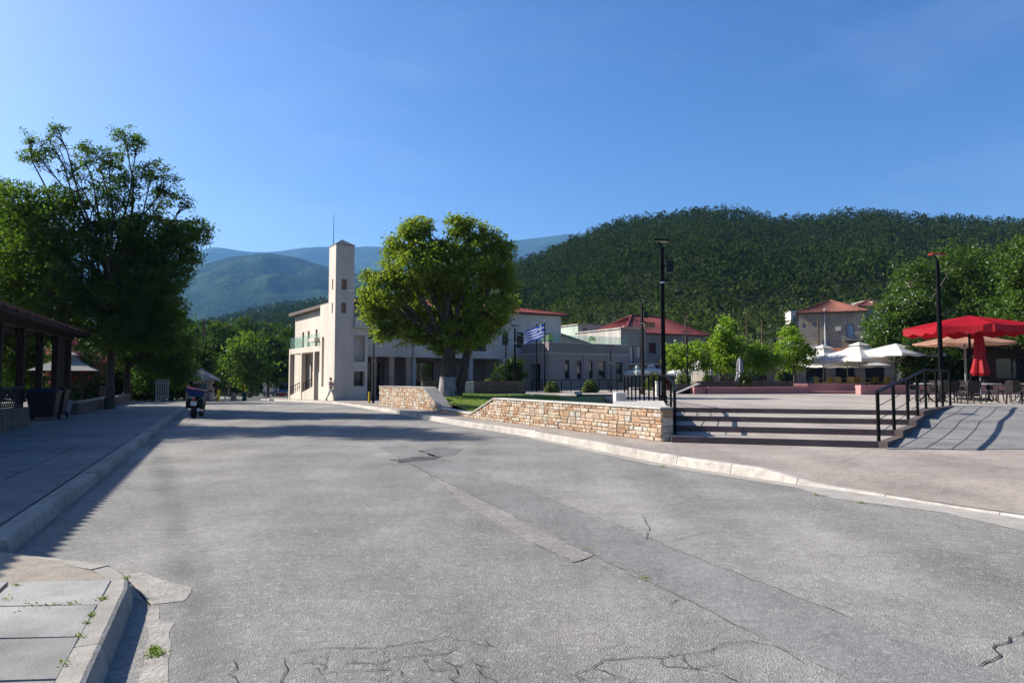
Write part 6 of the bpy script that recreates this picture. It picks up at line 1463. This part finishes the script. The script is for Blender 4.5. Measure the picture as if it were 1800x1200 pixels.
# ------------------------------------------------------------------ plaza bench walls, dark planters
def bench_wall(name, pts, z0, h, w, label, mat, cat='wall'):
    P = [Vector((p[0], p[1], 0)) for p in pts]; o = P[0].copy(); o.z = z0; r = thing(name, o, label, cat)
    def off(i, d_):
        t = (P[min(i + 1, len(P) - 1)] - P[max(i - 1, 0)]).normalized(); return P[i] + Vector((-t.y, t.x, 0)) * d_ - Vector((o.x, o.y, 0))
    rings = [[off(i, 0) + Vector((0, 0, -.05)), off(i, 0) + Vector((0, 0, h * .72)), off(i, w) + Vector((0, 0, h * .72)), off(i, w) + Vector((0, 0, -.05))] for i in range(len(P))]
    MB().loft(rings).build('body', mat, r)
    rings = [[off(i, -.03) + Vector((0, 0, h * .72 + .003)), off(i, -.03) + Vector((0, 0, h)), off(i, w + .03) + Vector((0, 0, h)), off(i, w + .03) + Vector((0, 0, h * .72 + .003))] for i in range(len(P))]
    MB().loft(rings).build('seat_slab', mat, r); return r
def PLp(px, py): g = G(px, py, PLZ); return (g.x, g.y)
bench_wall('bench_wall', [D(1220, 690, 41.5)[:2], D(1241, 690, 41.7)[:2]], PLZ, .42, .5, 'short pink bench wall beside the slim lamp', m_pink)
bench_wall('bench_wall', [D(1244, 690, 41.6)[:2], D(1330, 690, 42)[:2], D(1425, 690, 43)[:2]], PLZ, .42, .5, 'long pink bench wall along the plaza below the trees', m_pink)
bench_wall('bench_wall', [D(1372, 690, 46)[:2], D(1420, 690, 45)[:2], D(1470, 690, 44.6)[:2], D(1515, 690, 45.6)[:2]], PLZ, .62, .5, 'curved pink wall below the white parasols', m_pink)
bench_wall('bench_wall', [D(1427, 690, 43)[:2], D(1512, 690, 42.5)[:2]], PLZ, .14, .9, 'low pink step in front of the curved pink wall', m_pink)
bench_wall('bench_wall', [D(1513, 690, 40)[:2], D(1560, 690, 40.5)[:2], D(1800, 690, 41)[:2]], PLZ, .55, .4, 'pink wall behind the railing and the dark chairs', m_pink)
bench_wall('planter_wall', [D(1225, 690, 43.2)[:2], D(1395, 690, 44.8)[:2]], PLZ, .78, .8, 'dark stone planter wall under the plaza trees', m_dstone)
bench_wall('planter_wall', [D(742, 690, 41)[:2], D(818, 690, 41.5)[:2]], .5, 1.02, .6, 'dark stone planter left of the white cabinet behind the big tree', m_dstone)
bench_wall('planter_wall', [D(832, 690, 41.6)[:2], D(924, 690, 42.5)[:2]], .5, 1.02, .6, 'dark stone planter right of the white cabinet', m_dstone)
simple('electric_cabinet', 'pale electric cabinet set between dark stone planters', 'cabinet', 825, 690, 41.3, [('body', MB().cbox(-.26, .26, 0, .3, .4, 1.5, .02), M('cabinet_grey', (0.42, 0.46, 0.44), scale=3)), ('door_mark', MB().box(-.04, .04, -.006, -.002, .95, 1.05), m_yel), ('plinth', MB().box(-.3, .3, -.02, .32, 0.2, .397), m_rawc)])
cx0 = thing('ramp_board', (D(1185, 690, 42).x, 42, PLZ), 'sloping pale ramp slab left of the pink bench wall', 'ramp', 0)
MB().loft([[(0, -.3, 0), (.1, -.3, 0), (.1, .6, 0), (0, .6, 0)], [(1.55, -.3, .66), (1.65, -.3, .60), (1.65, .6, .60), (1.55, .6, .66)]]).build('slab', m_ramp, cx0); MB().prism([(.2, .62), (1.7, .62), (1.7, 1.0), (.2, 1.0)], 0, .6).build('side_wall', m_dstone, cx0)
simple('white_cabinet', 'white utility box behind the tall plaza lamp', 'cabinet', 1158, 690, 36, [('body', MB().cbox(-.14, .14, -.1, .2, .72, 1.5, .02), m_white), ('lid', MB().box(-.16, .16, -.12, .22, 1.503, 1.54), m_white)])
# fence railings before the long front
def low_rail(px0, px1, Y0, Y1, z, n, label):
    a = D(px0, 690, Y0); b = D(px1, 690, Y1); railing(label, [(a.x + (b.x - a.x) * k / n, a.y + (b.y - a.y) * k / n, z) for k in range(n + 1)], .9, 3)
low_rail(797, 880, 46.5, 48, .65, 6, 'black railing behind the big trunk before the arcade'); low_rail(935, 1085, 47.2, 50, .65, 9, 'black railing in front of the annex windows')
bs = thing('basin_wall', (D(1013, 690, 36).x, 36, .5), 'dark green basin edge behind the stone wall', 'wall', R(-6)); MB().box(0, 2.0, 0, .35, -.2, .34).build('body', M('basin_green', (0.07, 0.09, 0.075), scale=3), bs); MB().cbox(-.1, .3, -.05, .4, .343, .5, .02).build('corner_block', m_white, bs)
bo = thing('bollard', G(649, 708, .17), 'yellow bollard beside the small lamp near the tower', 'bollard'); MB().tube([(0, 0, 0), (0, 0, .6)], .07, 10).build('shaft', m_yel, bo); MB().ball((0, 0, .62), .075).build('cap', m_yel, bo)

# ------------------------------------------------------------------ tables and chairs
m_rattan = M('dark_rattan', (0.045, 0.038, 0.034), (0.028, 0.024, 0.022), scale=25, bump=0.4, bscale=60); m_yellc = M('yellow_wood', (0.40, 0.26, 0.08), (0.30, 0.19, 0.055), scale=8)
m_ttop = M('table_top', (0.42, 0.41, 0.40), scale=3, rough=0.4)
def make_chair(loc, rz, label, mat, arms=True, group=None):
    r = thing('cafe_chair', loc, label, 'chair', rz, group)   # faces -y
    MB().cbox(-.23, .23, -.23, .22, .42, .47, .015).build('seat', mat, r)
    mb = MB(); rings = []
    for z, y, w in ((.47, .20, .22), (.62, .24, .235), (.78, .28, .23), (.86, .30, .19)): rings.append([(-w, y - .03, z), (0, y + .02, z), (w, y - .03, z), (w, y, z), (0, y + .05, z), (-w, y, z)])
    mb.loft(rings).build('backrest', mat, r)
    for sx in (-1, 1):
        for sy in (-1, 1): MB().bar((sx * .20, sy * .19, .42), (sx * .235, sy * .22, 0), .032).build('leg', mat, r)
        if arms: MB().tube([(sx * .24, .22, .66), (sx * .26, 0, .67), (sx * .25, -.2, .64), (sx * .23, -.21, .45)], .02, 6).build('armrest', mat, r)
    return r
def make_table(loc, label, top, leg, round_=True, group=None, w=.42):
    r = thing('cafe_table', loc, label, 'table', 0, group)
    if round_: MB().lathe([(w - .01, .71), (w, .72), (w, .74), (w - .01, .745)], 20).build('table_top', top, r)
    else: MB().cbox(-w, w, -w, w, .71, .745, .008).build('table_top', top, r)
    MB().tube([(0, 0, .1), (0, 0, .71)], .03, 8).build('column', leg, r)
    for k in range(4):
        a = k * math.pi / 2 + .4; MB().tube([(0, 0, .5), (math.cos(a) * .12, math.sin(a) * .12, .2), (math.cos(a) * .36, math.sin(a) * .36, .02)], .018, 6).build('leg', leg, r)
    return r
ch0 = None
DC = [(1613, 28.1, 30, 'dark chair behind the first railing posts'), (1640, 27.6, -50, 'dark chair left of the right hand lamp post base'), (1668, 26.1, 160, 'dark chair just right of the lamp post, back to the street'), (1706, 25.2, 175, 'dark chair in front with its back towards the street'),
      (1690, 29.1, -20, 'dark chair behind the front one'), (1748, 28.1, 20, 'dark chair beyond the table under red parasol'), (1782, 25.0, 140, 'dark chair nearest the right picture edge'), (1765, 27.1, -120, 'dark chair facing the table near right edge'), (1800, 28.6, 200, 'dark chair cut by the picture edge')]
for i, (px, Y, a, lb) in enumerate(DC):
    q = D(px, 690, Y)
    if ch0 is None: ch0 = make_chair((q.x, Y, PLZ), R(a), lb, m_rattan, True, 'dark cafe chairs by the railing')
    else: dup(ch0, (q.x, Y, PLZ), R(a), lb)
t0 = None
for px, Y, lb in ((1628, 27.2, 'round table behind the railing posts'), (1738, 26.0, 'pale round table beside the closed red parasol'), (1795, 26.2, 'round table at the right picture edge'), (1690, 30.8, 'round table furthest back under red parasol'), (1660, 29.6, 'round table left of the parasol pole')):
    q = D(px, 690, Y)
    if t0 is None: t0 = make_table((q.x, Y, PLZ), lb, m_ttop, m_black, True, 'round cafe tables')
    else: dup(t0, (q.x, Y, PLZ), 0.3, lb)
y0c = None; lbs = ['leftmost', 'second', 'third', 'fourth', 'fifth', 'sixth', 'seventh', 'eighth', 'rightmost']
for i, (px, Y, a) in enumerate([(1440, 48.5, 20), (1455, 50.5, 200), (1468, 48, -60), (1482, 50.5, 90), (1496, 48, 150), (1510, 50, -30), (1522, 47.6, 60), (1538, 49, 170), (1556, 47.8, 185)]):
    q = D(px, 690, Y); lb = f'{lbs[i]} yellow wooden chair from the left under the white parasols'
    if y0c is None: y0c = make_chair((q.x, Y, PLZ + .22), R(a), lb, m_yellc, False, 'yellow chairs under the white parasols')
    else: dup(y0c, (q.x, Y, PLZ + .22), R(a), lb)
ty = None
for i, (px, Y) in enumerate([(1448, 49.5), (1475, 49.2), (1503, 49), (1530, 48.3)]):
    q = D(px, 690, Y); lb = ['leftmost', 'second', 'third', 'rightmost'][i] + ' yellow wooden table under the white parasols'
    if ty is None: ty = make_table((q.x, Y, PLZ + .22), lb, m_yellc, m_yellc, False, 'yellow tables under the white parasols', .38)
    else: dup(ty, (q.x, Y, PLZ + .22), 0.2 * i, lb)
ter = thing('cafe_terrace', (D(1395, 690, 46).x, 46.2, PLZ), 'raised pale terrace deck under the white parasols', 'terrace', 0); MB().box(0.3, 8.2, 0, 9, -.05, .215).build('deck', m_rawc, ter); MB().box(.25, 8.25, -.06, -.003, .05, .2).build('edge_board', m_pink, ter)
cts = thing('agave_pot', (D(1424, 690, 46.6).x, 46.6, PLZ + .22), 'pale spiky agave beside the white parasols', 'plant'); MB().lathe([(.2, 0), (.28, .35), (.24, .35)], 12).build('pot', m_tileo, cts)
mb = MB()
for k in range(13):
    a = k * 2.4; e = .35 + .5 * (k % 3) / 2; mb.loft([[(math.cos(a) * .05 - .03 * math.sin(a), math.sin(a) * .05 + .03 * math.cos(a), .35), (math.cos(a) * .05 + .03 * math.sin(a), math.sin(a) * .05 - .03 * math.cos(a), .35), (math.cos(a) * .05, math.sin(a) * .05, .38)], [(math.cos(a) * .55 * (1 - e * .5), math.sin(a) * .55 * (1 - e * .5), .45 + e * .6)] * 3], False)
mb.build('leaves', M('agave', (0.22, 0.30, 0.26), scale=4), cts)

# ------------------------------------------------------------------ pedestrian by the tower
def skin_mesh(name, J, E, Rd, mat, parent, sub=2):
    me = bpy.data.meshes.new(name); me.from_pydata(J, E, []); o = link(name, me, parent)
    sk = o.modifiers.new('skin', 'SKIN'); 
    for i, v in enumerate(me.skin_vertices[0].data): v.radius = (Rd[i], Rd[i]) if not hasattr(Rd[i], '__len__') else Rd[i]
    me.skin_vertices[0].data[0].use_root = True
    o.modifiers.new('sub', 'SUBSURF').levels = sub; o.modifiers['sub'].render_levels = sub
    me.materials.append(mat); return o
m_skin = M('skin', (0.42, 0.25, 0.18), scale=8, stain=0); m_trs = M('white_trousers', (0.8, 0.78, 0.75), scale=6, stain=0.1); m_shirt = M('pale_pink_shirt', (0.62, 0.52, 0.54), (0.55, 0.46, 0.48), scale=8, stain=0.1); m_hair = M('dark_hair', (0.025, 0.016, 0.012), scale=20, stain=0)
ps = G(581, 704.2, 0.0); PS = thing('person', (ps.x, ps.y, zp(ps.x, ps.y) + 0.0), 'person in white trousers and pale shirt walking past the tower, hand at head', 'person', R(70))
# local: walks towards -y ... faces -y
J = [(0, 0, .92), (0, .01, 1.12), (0, .01, 1.32), (0, 0, 1.45), (0, -.01, 1.52), (0, -.02, 1.60), (0, -.02, 1.68),
     (.19, .01, 1.38), (.25, .02, 1.12), (.23, -.10, .90), (.22, -.13, .82), (-.19, .01, 1.38), (-.26, -.12, 1.18), (-.15, -.16, 1.42), (-.12, -.12, 1.52),
     (.09, 0, .86), (.10, -.17, .48), (.10, -.20, .10), (.10, -.34, .04), (-.09, 0, .86), (-.10, .12, .48), (-.10, .33, .13), (-.10, .24, .04)]
E = [(0, 1), (1, 2), (2, 3), (3, 4), (4, 5), (5, 6), (2, 7), (7, 8), (8, 9), (9, 10), (2, 11), (11, 12), (12, 13), (13, 14), (0, 15), (15, 16), (16, 17), (17, 18), (0, 19), (19, 20), (20, 21), (21, 22)]
Rd = [.125, .115, .13, .06, .05, .085, .08, .065, .045, .035, .03, .065, .045, .035, .03, .09, .062, .04, .035, .09, .062, .04, .035]
bd = skin_mesh('body', J, E, Rd, m_skin, PS)
skin_mesh('trousers', [(0, 0, .96), (0, 0, .88), (.095, 0, .82), (.10, -.17, .48), (.10, -.20, .14), (-.095, 0, .82), (-.10, .12, .48), (-.10, .32, .17)], [(0, 1), (1, 2), (2, 3), (3, 4), (1, 5), (5, 6), (6, 7)], [.145, .14, .105, .08, .065, .105, .08, .065], m_trs, PS)
skin_mesh('shirt', [(0, 0, .95), (0, .01, 1.15), (0, .01, 1.34), (.19, .01, 1.38), (.235, .015, 1.2), (-.19, .01, 1.38), (-.24, -.08, 1.24)], [(0, 1), (1, 2), (2, 3), (3, 4), (2, 5), (5, 6)], [.15, .135, .15, .085, .07, .085, .07], m_shirt, PS)
MB().ball((0, .015, 1.665), (.095, .105, .10), 12, 8).build('hair', m_hair, PS, smooth=True)
for x, y, z in ((.10, -.26, .03), (-.10, .29, .06)): MB().ball((x, y, z + .02), (.05, .13, .05), 10, 6).build('shoe', m_hair, PS, smooth=True)
for k in range(4): MB().tube([(.215 - .012 * k, -.135 - .01 * k, .82), (.213 - .012 * k, -.15 - .01 * k, .77), (.21 - .012 * k, -.145 - .01 * k, .735 + .006 * abs(k - 1))], .009, 5).build('finger', m_skin, bd)
for k in range(4): MB().tube([(-.12, -.13 + .014 * k, 1.52), (-.105, -.125 + .014 * k, 1.57), (-.092, -.115 + .014 * k, 1.605)], .009, 5).build('finger', m_skin, bd)
